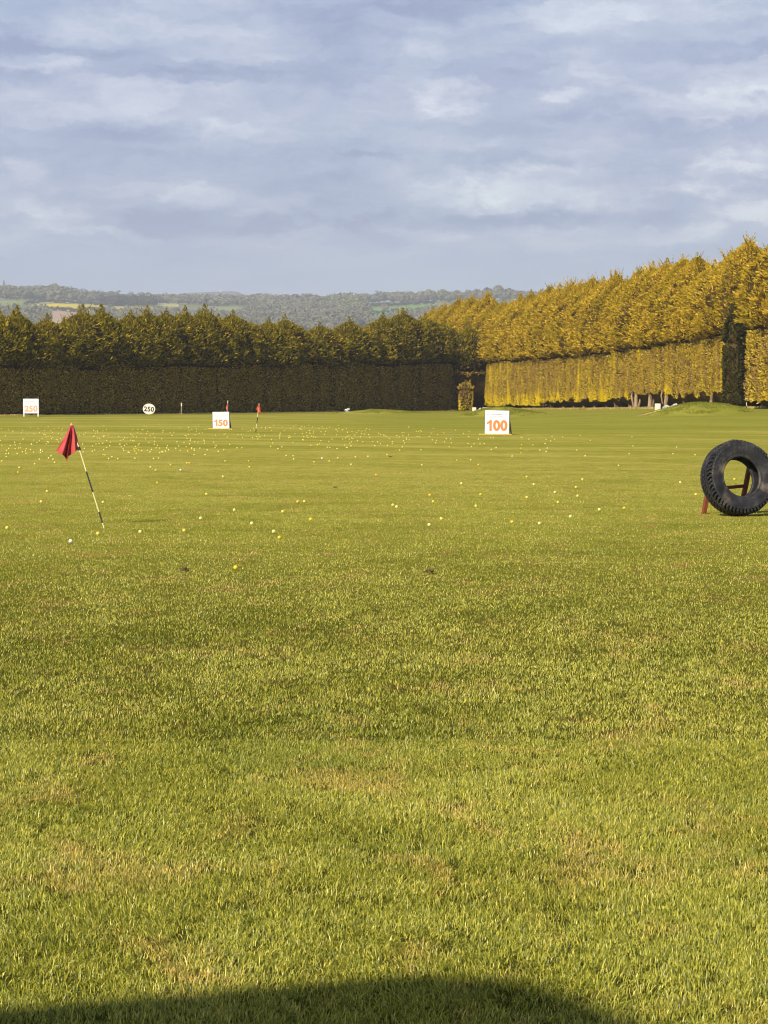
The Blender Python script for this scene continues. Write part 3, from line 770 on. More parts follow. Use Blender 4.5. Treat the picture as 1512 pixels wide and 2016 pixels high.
# oval 250 disc
D = 189; p = at(293.5, 816, D)
root = empty('distance_disc', (p.x, D, 0.0), 'cream oval disc reading 250 in black, standing against the far hedge', 'distance sign', 'white yardage boards', (0, 0, R(-12)))
bm = bmesh.new(); rw, rh = 12.8/4300*D, 10.6/4300*D
ring0 = [bm.verts.new((rw*math.cos(a), -0.02, rh+0.03+rh*math.sin(a))) for a in np.linspace(0, 2*math.pi, 40, endpoint=False)]
ring1 = [bm.verts.new((rw*math.cos(a), 0.02, rh+0.03+rh*math.sin(a))) for a in np.linspace(0, 2*math.pi, 40, endpoint=False)]
bm.faces.new(ring0); bm.faces.new(ring1[::-1])
for k in range(40): bm.faces.new((ring0[k], ring0[(k+1) % 40], ring1[(k+1) % 40], ring1[k]))
obj('disc', bm, M_WHITE2, root)
tt = text_mesh('number', '250', rh*0.92, rw*1.62, M_BLACKP, root, (0, -0.024, rh*0.98+0.03), 0.028); tt.rotation_euler = (0, R(4), 0)
bm = bmesh.new(); beam(bm, (0, 0.06, -0.1), (0, 0.06, rh*1.6), 0.07, 0.05); obj('post', bm, M_FRAME, root)

# ------------------------------------------------------------------ flags
M_FLAG = mat('red_flag_cloth', (0.52, 0.085, 0.075), 0.75, 0.25, 6, color2=(0.36, 0.05, 0.065), spec=0.2)
M_FLAGL = mat('orange_red_flag_cloth', (0.75, 0.08, 0.05), 0.75, 0.2, 6, spec=0.2)
M_POLEY = mat('yellow_pole', (0.62, 0.56, 0.26), 0.5, 0.15, 30)
M_POLEB = mat('black_pole_band', (0.02, 0.02, 0.025), 0.5)
def flag(base, top, bands, cloth_fn, label, mats, rad=0.008, name='flagstick', group='red range flags', cap=True):
    base, top = Vector(base), Vector(top); root = empty(name, base, label, 'flag', group)
    ax = top-base
    bm = bmesh.new()
    for (f0, f1, mi) in bands:
        tube(bm, [ax*f0, ax*f1], rad*(1.0 if mi == 0 else 1.12), 10, mi)
    obj('pole', bm, [M_POLEY, M_POLEB], root, False)
    cloth_fn(root, ax)
    return root
# near flag: leaning left; cloth hangs in deep folds from the pole top
B = on_ground(205, 1040); Dt = B.y+0.32
T_ = at(141, 836, Dt)
def near_cloth(root, ax):
    # the cloth in the plane facing us: apex at pole top, hoist along pole to 'tie', free corner left, drip point below
    def P(px, py, dy=0.0): return at(px, py, Dt-0.02+dy)-B
    apex = P(142, 837); tie = P(157, 884); left = P(110, 888); low = P(131, 909); mid1 = P(127, 898); mid2 = P(136, 896); 
    # lower edge sampled left -> tie
    edge = [(110, 888, 0.00), (114, 890.5, -0.03), (118, 892.5, -0.05), (122, 894.5, -0.05), (125, 897, -0.03), (128, 900, 0.0), (129.8, 905, 0.03), (131, 912, 0.045), (132.3, 905, 0.05), (134, 899, 0.06),
            (138, 896, 0.03), (143, 893, 0.00), (148, 889.5, 0.03), (152, 886, 0.06), (154.5, 883.5, 0.03), (157.5, 884, 0.0)]
    up = [(137.5, 839), (138.3, 838.5), (139, 838), (139.7, 837.6), (140.2, 837.2), (140.6, 837), (141, 836.8), (141.4, 836.7), (141.8, 836.7), (142.2, 836.7), (142.6, 836.8), (143, 837), (143.6, 837.3), (144.2, 837.8), (144.8, 838.3), (145.4, 839)]
    n = len(edge); m = 26
    bm = bmesh.new(); V = []
    for j in range(m+1):
        f = j/m; row = []
        for i in range(n):
            ex, ey, ed = edge[i]; ux, uy = up[i]
            # the drip point only forms at the very bottom
            eyy = ey if not (5 < i < 9) else 900+(ey-900)*1.0
            ff = f
            x = ux+(ex-ux)*f; y = uy+(eyy-uy)*(ff if not (5 < i < 9) else (0.86*f+0.14*f**8)*1.0)
            if i < 5: x += -1.6*math.sin(f*math.pi)*(1-i/5)*(-1)
            fold = 0.050*math.sin(i*1.35+0.6)*(0.25+0.9*f)*(1-0.25*f)+0.012*math.sin(i*3.1+f*6)
            row.append(bm.verts.new(P(x+(0.9*math.sin(f*math.pi) if i == n-1 else 0), y, ed*f*0.7+fold-0.075*min(1, f*6)*(1.0 if i < n-1 else 0.5))))
        V.append(row)
    for j in range(m):
        for i in range(n-1): bm.faces.new((V[j][i], V[j][i+1], V[j+1][i+1], V[j+1][i]))
    o = obj('cloth', bm, M_FLAG, root, True)
    md = o.modifiers.new('s', 'SOLIDIFY'); md.thickness = 0.003
    md = o.modifiers.new('b', 'SUBSURF'); md.levels = 1; md.render_levels = 2
    bm = bmesh.new(); a = P(157.2, 882); b = P(158.4, 887)
    k = ax.normalized(); c0 = ax*0.765
    tube(bm, [c0-k*0.018, c0+k*0.022], 0.018, 10); obj('clip', bm, M_POLEB, root)
    bm = bmesh.new(); tube(bm, [ax*0.985, ax*1.0, ax*1.012], [0.014, 0.016, 0.006], 10); obj('cap', bm, mat('salmon_cap', (0.75, 0.32, 0.22), 0.6, 0.1), root)
flag(B, T_, [(0, 0.05, 0), (0.05, 0.155, 1), (0.155, 0.345, 0), (0.345, 0.545, 1), (0.545, 1.0, 0)], near_cloth,
     'large red flag hanging in folds on a leaning yellow and black pole, left foreground', None)
# small flags further out
def small_cloth(Dd, quad, matc):
    def fn(root, ax):
        bm = bmesh.new(); b0 = root.location
        m, n = 8, 5; V = []
        (a, b, c, d) = [at(x, y, Dd)-b0 for x, y in quad]   # top pole, top free, bottom free, bottom pole
        for j in range(m+1):
            row = []
            for i in range(n+1):
                u, v = i/n, j/m
                p = a.lerp(b, u).lerp(d.lerp(c, u), v); p.y += 0.06*math.sin(u*7+v*3)*u; row.append(bm.verts.new(p))
            V.append(row)
        for j in range(m):
            for i in range(n): bm.faces.new((V[j][i], V[j][i+1], V[j+1][i+1], V[j+1][i]))
        o = obj('cloth', bm, matc, root, True); md = o.modifiers.new('s', 'SOLIDIFY'); md.thickness = 0.006
    return fn
Dd = 98.0; B2 = on_ground(503.5, 851); T2 = at(510.3, 794, B2.y)
flag(B2, T2, [(0, 0.12, 1), (0.12, 0.30, 0), (0.30, 0.52, 1), (0.52, 1, 0)], small_cloth(B2.y-0.02, [(510.2, 795.5), (507, 799), (504.6, 806), (507.5, 811)], M_FLAGL),
     'bright red flag on an upright pole, right of the 150 board', None, rad=0.017)
r_ = [o for o in COL.objects if o.get('label', '').startswith('bright red flag on')][0]
small_cloth(B2.y+0.03, [(510.4, 796), (512.2, 802), (514.2, 812.5), (508.4, 815)], M_FLAGL)(r_, None)
Dd = 143.0; p = at(446.6, 828, Dd); B3 = Vector((p.x, Dd, float(gz(p.x, Dd)))); T3 = at(448.6, 788.5, Dd)
flag(B3, T3, [(0, 0.4, 1), (0.4, 1, 0)], small_cloth(Dd-0.03, [(448.6, 790), (447.0, 797), (444.8, 805), (448.2, 809)], mat('pink_flag_cloth', (0.70, 0.17, 0.14), 0.75, 0.15, 6)),
     'furled pinkish flag poking up behind the 150 board', None, rad=0.03)
# pale stake by the hedge and striped marker at the gap
D = 192; p = at(357, 815, D); root = empty('wooden_stake', (p.x, D, 0), 'weathered grey stake with a pale top in front of the dark far hedge', 'stake')
bm = bmesh.new(); beam(bm, (0, 0, -0.1), (0.02, 0, 0.72), 0.13, 0.10, 0, bevel=0.01); obj('shaft', bm, mat('weathered_grey_wood', (0.30, 0.24, 0.16), 0.9, 0.4, 5), root)
bm = bmesh.new(); beam(bm, (0.02, 0, 0.72), (0.02, 0, 1.02), 0.10, 0.08, 0, bevel=0.01); obj('top', bm, M_WHITE2, root)
D = 150; p = at(1470, 801, D); zb = p.z
root = empty('marker_post', (p.x, D, float(gz(p.x, D))), 'thin yellow and black marker post in the grassy gap at the right', 'marker post')
zt = at(1468, 786, D).z-root.location.z
bm = bmesh.new(); tube(bm, [(0, 0, -0.1), (0, 0, zt*0.35)], 0.03, 8, 1); tube(bm, [(0, 0, zt*0.35), (-0.02, 0, zt*0.7)], 0.03, 8, 0); tube(bm, [(-0.02, 0, zt*0.7), (-0.05, 0, zt)], 0.03, 8, 1)
obj('pole', bm, [M_POLEY, M_POLEB], root)
obj('cap', (lambda b_: (tube(b_, [(-0.05, 0, zt), (-0.055, 0, zt+0.06)], 0.04, 8), b_)[1])(bmesh.new()), M_POLEY, root)

# ------------------------------------------------------------------ things behind the mounds
M_CRATE = mat('pale_plywood', (0.62, 0.56, 0.46), 0.8, 0.2, 6)
M_SACK = mat('white_plastic_sheet', (0.72, 0.74, 0.76), 0.5, 0.25, 3)
M_DARKB = mat('dark_board', (0.03, 0.03, 0.03), 0.8)
def crate(px0, px1, py0, py1, D, label, dark_side=True, name='target_box', mf=None):
    a = at(px0, py1, D); b = at(px1, py0, D); W = b.x-a.x; H = b.z-a.z+0.5
    root = empty(name, ((a.x+b.x)/2, D, b.z-H), label, 'box', rot=(0, 0, R(-18)))
    bm = bmesh.new(); box(bm, (0, 0, H/2), (W, 0.05, H), bevel=0.01); obj('front_panel', bm, mf or M_CRATE, root)
    bm = bmesh.new(); box(bm, (W/2+0.022, 0.36, H/2), (0.04, 0.66, H-0.04)); obj('side_panel', bm, M_DARKB if dark_side else M_CRATE, root)
    bm = bmesh.new(); box(bm, (-W/2+0.03, 0.36, H/2), (0.04, 0.66, H-0.04)); obj('side_panel', bm, M_CRATE, root)
    bm = bmesh.new(); box(bm, (0, 0.72, H/2), (W-0.02, 0.04, H-0.06)); obj('back_panel', bm, M_CRATE, root)
    return root
crate(1289, 1300.5, 794.5, 809, 148, 'whitish upright box left of the crest of the big right mound')
crate(929.5, 937.5, 802, 811, 176, 'small pinkish box at the left foot of the middle mound')
def sheet(pts, D, label, m, name='crumpled_sheet', depth=0.5, cat='sheet'):
    """a crumpled piece of sheeting lying over the mound's shoulder"""
    P_ = [at(x, y, D) for x, y in pts]; c = sum(P_, Vector())/len(P_)
    c0 = Vector((c.x, c.y, min(q.z for q in P_)))
    root = c0
    bm = bmesh.new(); g = random.Random(len(label))
    f = [bm.verts.new(q-c0+Vector((0, g.uniform(-.08, .08), 0))) for q in P_]
    k = [bm.verts.new(q-c0+Vector((g.uniform(-.05, .05), depth+g.uniform(-.1, .1), g.uniform(-.12, -.02)))) for q in P_]
    bm.faces.new(f); bm.faces.new(k[::-1])
    for i in range(len(f)): bm.faces.new((f[i], f[(i+1) % len(f)], k[(i+1) % len(f)], k[i]))
    bmesh.ops.triangulate(bm, faces=bm.faces); bmesh.ops.subdivide_edges(bm, edges=bm.edges, cuts=2, use_grid_fill=True)
    for v in bm.verts: v.co += Vector((g.uniform(-1, 1), g.uniform(-1, 1), g.uniform(-1, 1)))*0.025
    o = obj(name, bm, m); o.location = c0; tag(o, label, cat)
    return o
sheet([(1303, 809), (1306, 799), (1312, 797), (1320, 800), (1327, 795), (1333, 794.5), (1334, 800), (1322, 804), (1312, 806)], 147, 'rumpled white sheeting behind the left shoulder of the right mound', M_SACK, cat='plastic sheet')
sheet([(940, 808), (944, 803.5), (946.5, 801.5), (946.5, 806), (943, 809)], 175.5, 'small white scrap of sheeting beside the pinkish box', M_SACK, cat='plastic sheet')
sheet([(952, 803), (955, 802.5), (959, 806), (956, 807)], 175.5, 'pale scrap lying at the crest of the middle mound', M_SACK, cat='plastic sheet')
bm = bmesh.new(); D = 178; a = at(950, 802.6, D); b = at(965, 802.6, D)
root = empty('plank_rail', (a.x, D, a.z-0.7), 'low pale rail on two posts behind the middle mound', 'rail')
beam(bm, (0, 0, 0.7), (b.x-a.x, 0, 0.7), 0.12, 0.05); obj('rail', bm, M_CRATE, root)
for xx in (0.03, b.x-a.x-0.03):
    bm = bmesh.new(); beam(bm, (xx, 0.06, -0.3), (xx, 0.06, 0.72), 0.07, 0.06); obj('post', bm, M_CRATE, root)
sheet([(678.5, 806.5), (681, 805), (684.5, 803.6), (687.5, 803.2), (688.4, 805.2), (686.2, 808), (683, 810), (681.2, 811.4), (680.8, 808.6)], 203, 'white bag slumped behind the left mound by the far hedge', M_SACK, name='plastic_bag', cat='bag')
sheet([(680, 813.4), (684, 810.6), (687, 809), (687, 811.4), (684, 813)], 201, 'cream scrap of sheeting just below the white bag', M_WHITE2, cat='plastic sheet')

# longer rough grass on the mounds
def rough(seed=5):
    g = np.random.default_rng(seed); P_ = []
    for (mx, my, rx, ry, h) in MOUNDS:
        n = int(rx*ry*900); r = np.sqrt(g.random(n))*0.98; a = g.random(n)*2*math.pi
        P_.append(np.stack([mx+np.cos(a)*r*rx, my+np.sin(a)*r*ry], 1))
    p = np.concatenate(P_); c = fbm(p[:, 0]/1.1, p[:, 1]/0.8, seed=91); edge = np.min([np.sqrt(((p[:, 0]-m_[0])/m_[2])**2+((p[:, 1]-m_[1])/m_[3])**2) for m_ in MOUNDS], 0); keep = c+0.25*g.random(len(p)) > 0.56+0.5*smooth(0.55, 1.0, edge); p = p[keep]; c = c[keep]; n = len(p)
    h = 0.05+0.16*np.clip(c-0.35, 0, 1)+0.03*g.random(n); a = g.random(n)*2*math.pi; w = 0.025+0.03*g.random(n); z = gz(p[:, 0], p[:, 1])-0.01
    v = np.empty((n, 3, 3), np.float32)
    v[:, 0] = np.stack([p[:, 0]-np.cos(a)*w/2, p[:, 1]-np.sin(a)*w/2, z], 1); v[:, 1] = np.stack([p[:, 0]+np.cos(a)*w/2, p[:, 1]+np.sin(a)*w/2, z], 1)
    v[:, 2] = np.stack([p[:, 0]+g.normal(0, .5, n)*h, p[:, 1]+g.normal(0, .5, n)*h, z+h], 1)
    tag(obj_me('rough_grass', new_mesh('rough_grass', v.reshape(-1, 3), np.full(n, 3), np.arange(n*3), [M_ROUGH])), 'darker rough grass growing on the low mounds before the hedges', 'grass', kind='stuff')
M_ROUGH = foliage_material('rough_grass', [(0.0, (0.14, 0.16, 0.016)), (0.6, (0.25, 0.26, 0.030)), (1.0, (0.38, 0.37, 0.07))], (0.20, 0.21, 0.025), (0.5, 0.7), 0.25, 1.0, 0.6)
rough()

# sandy lip of the mounds
M_SAND = mat('sandy_soil', (0.60, 0.42, 0.20), 1.0, 0.3, 3, spec=0)
def lip(px0, py0, px1, py1, D, label):
    a = at(px0, py0, D); b = at(px1, py1, D); n = 14; bm = bmesh.new(); V = []
    for i in range(n+1):
        t = i/n; x = a.x+(b.x-a.x)*t; row = []
        for j in range(4):
            y = D-0.35+j*0.28+0.08*math.sin(i*1.9+j); row.append(bm.verts.new((x, y, float(gz(x, y))+0.02+0.02*math.sin(i*2.3+j*1.1))))
        V.append(row)
    for i in range(n):
        for j in range(3): bm.faces.new((V[i][j], V[i+1][j], V[i+1][j+1], V[i][j+1]))
    o = obj('sand_lip', bm, M_SAND); o['kind'] = 'structure'; o['label'] = label
lip(1255, 820, 1300, 806, 141.2, 'bare sandy edge of the right mound')
lip(915, 821, 945, 808, 168.3, 'bare sandy edge of the middle mound')

# ------------------------------------------------------------------ tyre and its stand
def rubber():
    m = bpy.data.materials.new('rubber'); m.use_nodes = True; t = NT(m.node_tree)
    b = t.n['Principled BSDF']; tc = t.new('ShaderNodeTexCoord').outputs['Object']
    n = t.noise(tc, 6, 6, 0.7).outputs[0]; n2 = t.noise(t.vmath('ADD', tc, (3, 1, 2)), 3.0, 4, 0.6).outputs[0]
    c = t.ramp(n, [(0.3, (0.008, 0.008, 0.009)), (0.5, (0.021, 0.021, 0.024)), (0.75, (0.075, 0.074, 0.073))])
    c = t.mix(t.maprange(n2, 0.54, 0.70, 0.0, 0.75), c, (0.16, 0.13, 0.095))
    t.l.new(c, b.inputs['Base Color']); b.inputs['Roughness'].default_value = 0.55; b.inputs['Specular IOR Level'].default_value = 0.32
    bp = t.new('ShaderNodeBump', {'Strength': 0.25, 'Height': t.noise(tc, 45, 4).outputs[0], 'Distance': 0.01}); t.l.new(bp.outputs[0], b.inputs['Normal'])
    return m
M_RUB = rubber()
def tyre():
    Ro, Ri, Wd = 0.505, 0.262, 0.285
    D = on_ground(1450, 1017).y
    cpt = at(1452.5, 941.5, D+0.13)
    root = empty('lorry_tyre', (cpt.x, cpt.y, 0), 'big worn black tyre propped on edge against a brown timber stand at the right edge', 'tyre')
    yaw, lean = R(19), R(12)
    # local: axis along -Y (face towards us) then lean back and yaw to the right
    M = Matrix.Rotation(yaw, 4, 'Z') @ Matrix.Rotation(-lean, 4, 'X')
    prof = [(Ri+0.004, -0.085), (Ri, -0.10), (Ri+0.008, -0.118), (Ri+0.022, -0.122), (Ri+0.035, -0.116), (Ri+0.05, -0.122), (Ri+0.09, -0.137), (Ri+0.13, -0.1415), (Ri+0.165, -0.140), (Ri+0.172, -0.144), (Ri+0.180, -0.139),
            (Ri+0.195, -0.134), (Ro-0.070, -0.126), (Ro-0.052, -0.112), (Ro-0.038, -0.09), (Ro-0.034, -0.05)]
    prof = prof+[(r, -y) for r, y in prof[::-1]]
    inner = [(Ri+0.02, 0.07), (Ri+0.10, 0.115), (Ro-0.09, 0.115), (Ro-0.05, 0.08), (Ro-0.045, 0.0), (Ro-0.05, -0.08), (Ro-0.09, -0.115), (Ri+0.10, -0.115), (Ri+0.02, -0.07)]
    prof = prof+inner
    n = 112; bm = bmesh.new(); rings = []
    for k in range(n):
        a = 2*math.pi*k/n
        rings.append([bm.verts.new(M @ Vector((r*math.cos(a), y, r*math.sin(a)))) for r, y in prof])
    m = len(prof)
    for k in range(n):
        A, B_ = rings[k], rings[(k+1) % n]
        for j in range(m): bm.faces.new((A[j], A[(j+1) % m], B_[(j+1) % m], B_[j]))
    body = obj('casing', bm, M_RUB, root, True)
    # tread blocks: two shoulder rows with sloping lugs and three centre rows
    bm = bmesh.new(); nb = 56
    def lug(a, y0, y1, da, r0, r1, skew=0.0):
        vs = []
        for rr in (r0, r1):
            sh = 0.94 if rr == r1 else 1
            for (yy, aa) in ((y0, -1), (y1, -1), (y1, 1), (y0, 1)):
                ang = a+aa*da/2*sh+skew*(yy-(y0+y1)/2)
                yq = (y0+y1)/2+(yy-(y0+y1)/2)*sh
                rad = rr-(0.016 if abs(yy) > 0.115 else 0)
                vs.append(bm.verts.new(M @ Vector((rad*math.cos(ang), yq, rad*math.sin(ang)))))
        for f in ((0, 3, 2, 1), (4, 5, 6, 7), (0, 1, 5, 4), (1, 2, 6, 5), (2, 3, 7, 6), (3, 0, 4, 7)): bm.faces.new([vs[i] for i in f])
    g = random.Random(4)
    for k in range(nb):
        a = 2*math.pi*k/nb; da = 2*math.pi/nb
        w = lambda: 0.97+0.05*g.random()
        lug(a, -0.139, -0.084, da*0.60, Ro-0.070, Ro*w()-0.004*0, 1.2)
        lug(a, 0.084, 0.139, da*0.60, Ro-0.070, Ro, -1.2)
        lug(a+da*0.5, -0.074, -0.030, da*0.72, Ro-0.04, Ro+0.002, -2.2)
        lug(a, -0.020, 0.020, da*0.70, Ro-0.04, Ro+0.003, 2.2)
        lug(a+da*0.5, 0.030, 0.074, da*0.72, Ro-0.04, Ro+0.002, 2.2)
    obj('tread', bm, M_RUB, root)
    zmin = min((M @ Vector((0.5*math.cos(a), y, 0.5*math.sin(a)))).z for a in np.linspace(0, 6.28, 90) for y in (-0.13, 0.13))
    for ch in root.children: ch.location.z = -zmin-0.008
    return root, M, -zmin
tyre_o, TM, tz = tyre()
# stand
M_TIMB = mat('red_brown_timber', (0.20, 0.052, 0.022), 0.7, 0.35, 9, spec=0.3)
M_TIMB2 = mat('red_brown_timber_worn', (0.50, 0.16, 0.06), 0.75, 0.25, 9)
ty0 = tyre_o.location
fD = on_ground(1385, 1012).y+0.05
root = empty('timber_stand', (at(1420, 1012, fD).x, fD, 0), 'red-brown timber stand holding up the big tyre from behind', 'stand')
b0 = root.location
def SP(px, py, D): return at(px, py, D)-b0
def leg(px0, py0, px1, py1, D0, D1):
    bm = bmesh.new(); beam(bm, SP(px0, py0, D0), SP(px1, py1, D1), 0.058, 0.050, up=Vector((0.35, -1, 0)), bevel=0.004)
    return obj('leg', bm, M_TIMB, root)
leg(1385.0, 1014, 1408, 892, fD, fD-0.02)
leg(1457.0, 1012, 1482, 886, fD+0.02, fD+0.0)
bm = bmesh.new(); beam(bm, SP(1394, 963.5, fD-0.01), SP(1468, 956.5, fD+0.0), 0.05, 0.044, up=Vector((0, 0, 1)), bevel=0.004); obj('cross_bar', bm, M_TIMB, root)
bm = bmesh.new(); beam(bm, SP(1408, 893, fD-0.03), SP(1484, 886, fD-0.01), 0.05, 0.05, bevel=0.004); obj('top_bar', bm, M_TIMB, root)
bm = bmesh.new(); beam(bm, SP(1524, 1011, fD+0.04), SP(1504, 925, fD+0.0), 0.055, 0.05, bevel=0.004); obj('brace', bm, M_TIMB, root)

# ------------------------------------------------------------------ golf balls
def ball_mat(name, c, c2):
    return mat(name, c, 0.35, 0.0, 60, color2=c2, spec=0.5, bump=0.25, bscale=160)
M_BY = ball_mat('yellow_ball', (0.74, 0.62, 0.10), (0.68, 0.55, 0.07)); M_BD = ball_mat('deep_yellow_ball', (0.74, 0.54, 0.02), (0.68, 0.48, 0.015)); M_BW = ball_mat('white_ball', (0.85, 0.85, 0.85), (0.78, 0.78, 0.76))
M_BP = ball_mat('pale_yellow_ball', (0.76, 0.69, 0.24), (0.72, 0.64, 0.20))
def ball_mesh(m, seg, name):
    bm = bmesh.new(); bmesh.ops.create_uvsphere(bm, u_segments=seg, v_segments=seg//2, radius=0.0214)
    if seg >= 40:   # dimples
        for v in bm.verts:
            p = v.co.normalized(); d = 0
            th = math.acos(max(-1, min(1, p.z))); ph = math.atan2(p.y, p.x)
            d = (0.5+0.5*math.cos(th*18))*(0.5+0.5*math.cos(ph*max(2, round(18*math.sin(th)))))
            v.co = p*(0.0214-0.0006*d)
    me = bpy.data.meshes.new(name); bm.to_mesh(me); bm.free(); me.materials.append(m)
    me.polygons.foreach_set('use_smooth', np.ones(len(me.polygons), bool)); return me
BM_near = {k: ball_mesh(m, 44, 'golf_ball') for k, m in (('Y', M_BY), ('D', M_BD), ('W', M_BW), ('P', M_BP))}
BM_far = {k: ball_mesh(m, 14, 'golf_ball') for k, m in (('Y', M_BY), ('D', M_BD), ('W', M_BW), ('P', M_BP))}
ZA, ZB, ZC = (0, 820), (500, 820), (900, 820)
S = 3.024
balls = []   # (px, py, kind, label)
def addz(o, lst, kind='Y'):
    for x, y in lst: balls.append([o[0]+x/S, o[1]+y/S, kind, None])
balls.append([464, 1117, 'D', 'yellow golf ball nearest to us, alone on the bare foreground turf'])
balls.append([139, 1065, 'W', 'white golf ball on the turf below the foot of the leaning red flag'])
balls.append([193, 1050, 'Y', 'yellow golf ball just left of the foot of the leaning flagpole'])
balls.append([203, 988.6, 'Y', 'yellow golf ball right of the leaning flagpole, halfway up its length'])
balls.append([276, 1046.5, 'P', 'pale yellow golf ball, first to the right of the flagpole foot'])
balls.append([362.5, 1044, 'Y', 'yellow golf ball, second to the right of the flagpole foot'])
balls.append([395, 1020, 'P', 'pale yellow golf ball at the end of the flag shadow'])
balls.append([14, 1039, 'Y', 'yellow golf ball nearest the left edge of the photo'])
balls.append([92.5, 967, 'Y', 'yellow golf ball under the tip of the red flag, the upper of two'])
balls.append([81, 987.5, 'Y', 'yellow golf ball under the tip of the red flag, the lower of two'])
balls.append([539, 1046, 'P', 'pale yellow golf ball, upper left of a close pair in the middle'])
balls.append([550, 1058, 'D', 'deep yellow golf ball, lower right of a close pair in the middle'])
balls.append([611.8, 1022, 'D', 'deep yellow golf ball by itself above and right of the close pair'])
balls.append([773.5, 994, 'Y', 'yellow golf ball, left of a touching pair near the centre'])
balls.append([781, 997.5, 'P', 'whitish yellow golf ball, right of a touching pair near the centre'])
balls.append([869, 1021, 'Y', 'yellow golf ball between the centre and the lower ball pair to its left'])
balls.append([845, 1033, 'P', 'pale golf ball just below and left of a yellow one, right of centre'])
balls.append([1446, 943, 'Y', 'yellow golf ball seen through the hole of the tyre'])
balls.append([1370, 973, 'Y', 'yellow golf ball just left of the tyre at half its height'])
balls.append([1229, 1000, 'D', 'deep yellow golf ball, the nearest one to the left of the tyre'])
balls.append([1180, 1003, 'P', 'pale yellow golf ball left of the deep yellow one by the tyre'])
balls.append([1123, 1016.5, 'P', 'pale golf ball right of centre, third from the tyre along the near row'])
balls.append([1008, 1027.5, 'D', 'deep yellow golf ball, lowest left of the right-hand scatter'])
balls.append([1062, 1030, 'P', 'pale yellow golf ball, lowest of the right-hand scatter'])
balls.append([355.5, 925, 'W', 'white golf ball among the yellow ones right of the red flag'])
balls.append([634, 902, 'W', 'white golf ball in the middle distance, left of centre'])
addz(ZA, [(1395,556),(936,394),(1229,461),(1327,357),(927,318),(896,300),(1016,287),(1499,635),(107,332),(115,303),(207,281),(326,273),(316,254),(305,233),(290,247),(235,254),(38,238),(10,266),
 (1112,276),(1127,276),(914,250),(944,248),(804,249),(702,251),(647,250),(667,238),(626,228),(614,226),(550,206),(253,206),(243,196),(156,218),(134,209),(103,219),(52,218),(39,201),(11,171),(1156,226),(1222,226),(1300,206),(1340,265),(1481,265),(1485,300),
 (764,211),(737,201),(804,205),(845,201),(879,200),(962,210),(969,210),(985,205),(993,186),(1047,188),(1118,205),(1141,190),(1333,198),(1412,186),(1440,186)])
addz(ZB, [(261,506),(300,505),(171,565),(1067,506),(1047,467),(1321,532),(1349,463),(1235,398),(727,347),(578,285),(1000,288),(1208,261),(1290,258),(1336,286),(358,270),(449,265),(499,246),(237,253),(234,233),(192,231),(604,239),(679,236),(792,226),
 (995,198),(868,199),(884,180),(1163,180),(1295,178),(1413,196),(1442,184),(720,172),(795,171),(540,170),(555,183),(495,190),(437,182),(452,183),(339,170),(143,190),(167,180),(99,177),(709,150),(737,151),(824,148),(824,160),(891,143),(897,157),(908,128),(908,135),(925,138),
 (972,118),(1062,138),(1087,142),(1083,156),(1135,150),(1145,131),(1172,132),(1175,155),(1275,160),(1311,162),(1346,162),(1371,161),(1336,134),(1425,127),(1410,125),(683,107),(690,123),(649,151),(581,150),(390,163),(378,168)])
addz(ZC, [(328,235),(380,215),(381,188),(384,167),(452,169),(428,134),(380,122),(386,123),(493,199),(530,207),(537,187),(524,160),(530,135),(558,145),(581,135),(565,117),(629,121),(733,112),(793,141),(712,200),(763,233),(1025,221),(1047,175),(1041,120),
 (1307,181),(1285,221),(1417,227),(961,291),(1328,392),(414,358),(456,403),(746,373),(707,420),(582,450),(415,481),(717,472),(600,510)])
for b in balls:
    if b[3] is None:
        b[2] = random.choice('YYYPPD')
        b[3] = 'yellow practice ball in the looser middle-distance scatter' if b[1] > 886 else 'small yellow practice ball among many on the far half of the turf'
n_named = len(balls)
# the dense far scatter
g = random.Random(12); stuffb = []
def dens(px, py):
    v = math.exp(-((py-862)/22)**2) if px < 430 else math.exp(-((py-852)/17)**2)
    v *= 1.0 if px < 700 else max(0, 1-(px-700)/260)
    v *= 0.35+1.3*float(vnoise(np.array([px/38.0]), np.array([py/11.0]), seed=8)[0])
    if py < 834+0.004*px: v = 0
    return v
cand = []
while len(cand) < 350:
    px = g.uniform(-10, 960); py = g.uniform(834, 893)
    if g.random() < dens(px, py) and not (415 < px < 456 and py < 846): cand.append((px, py))
cand.sort(key=lambda q: -q[1])
room = 300-n_named
for px, py in cand[:room]: balls.append([px, py, g.choice('YYP'), 'small yellow practice ball among many on the far half of the turf'])
proto = None
for (px, py, kd, lab) in balls:
    r = on_ground(px, py, 0.03)
    near = py > 930
    if proto is None:
        proto = bpy.data.objects.new('golf_ball', BM_near[kd]); o = proto
    else:
        o = proto.copy(); o.data = (BM_near if near else BM_far)[kd]
    o.location = (r.x, r.y, 0.024 if py < 900 else 0.029); o.rotation_euler = (g.random()*6, g.random()*6, g.random()*6)
    COL.objects.link(o)
    tag(o, lab, 'golf ball', 'golf balls scattered over the range')
rest = cand[room:]
me0 = BM_far['Y']; nv = len(me0.vertices); v0 = np.empty(nv*3, np.float32); me0.vertices.foreach_get('co', v0); v0 = v0.reshape(-1, 3)
cnt0 = np.array([len(p.vertices) for p in me0.polygons]); lp0 = np.array([v for p in me0.polygons for v in p.vertices])
V, Lp, Ct = [], [], []
for i, (px, py) in enumerate(rest):
    r = on_ground(px, py, 0.02); V.append(v0+np.array([r.x, r.y, 0.021])); Lp.append(lp0+i*nv); Ct.append(cnt0)
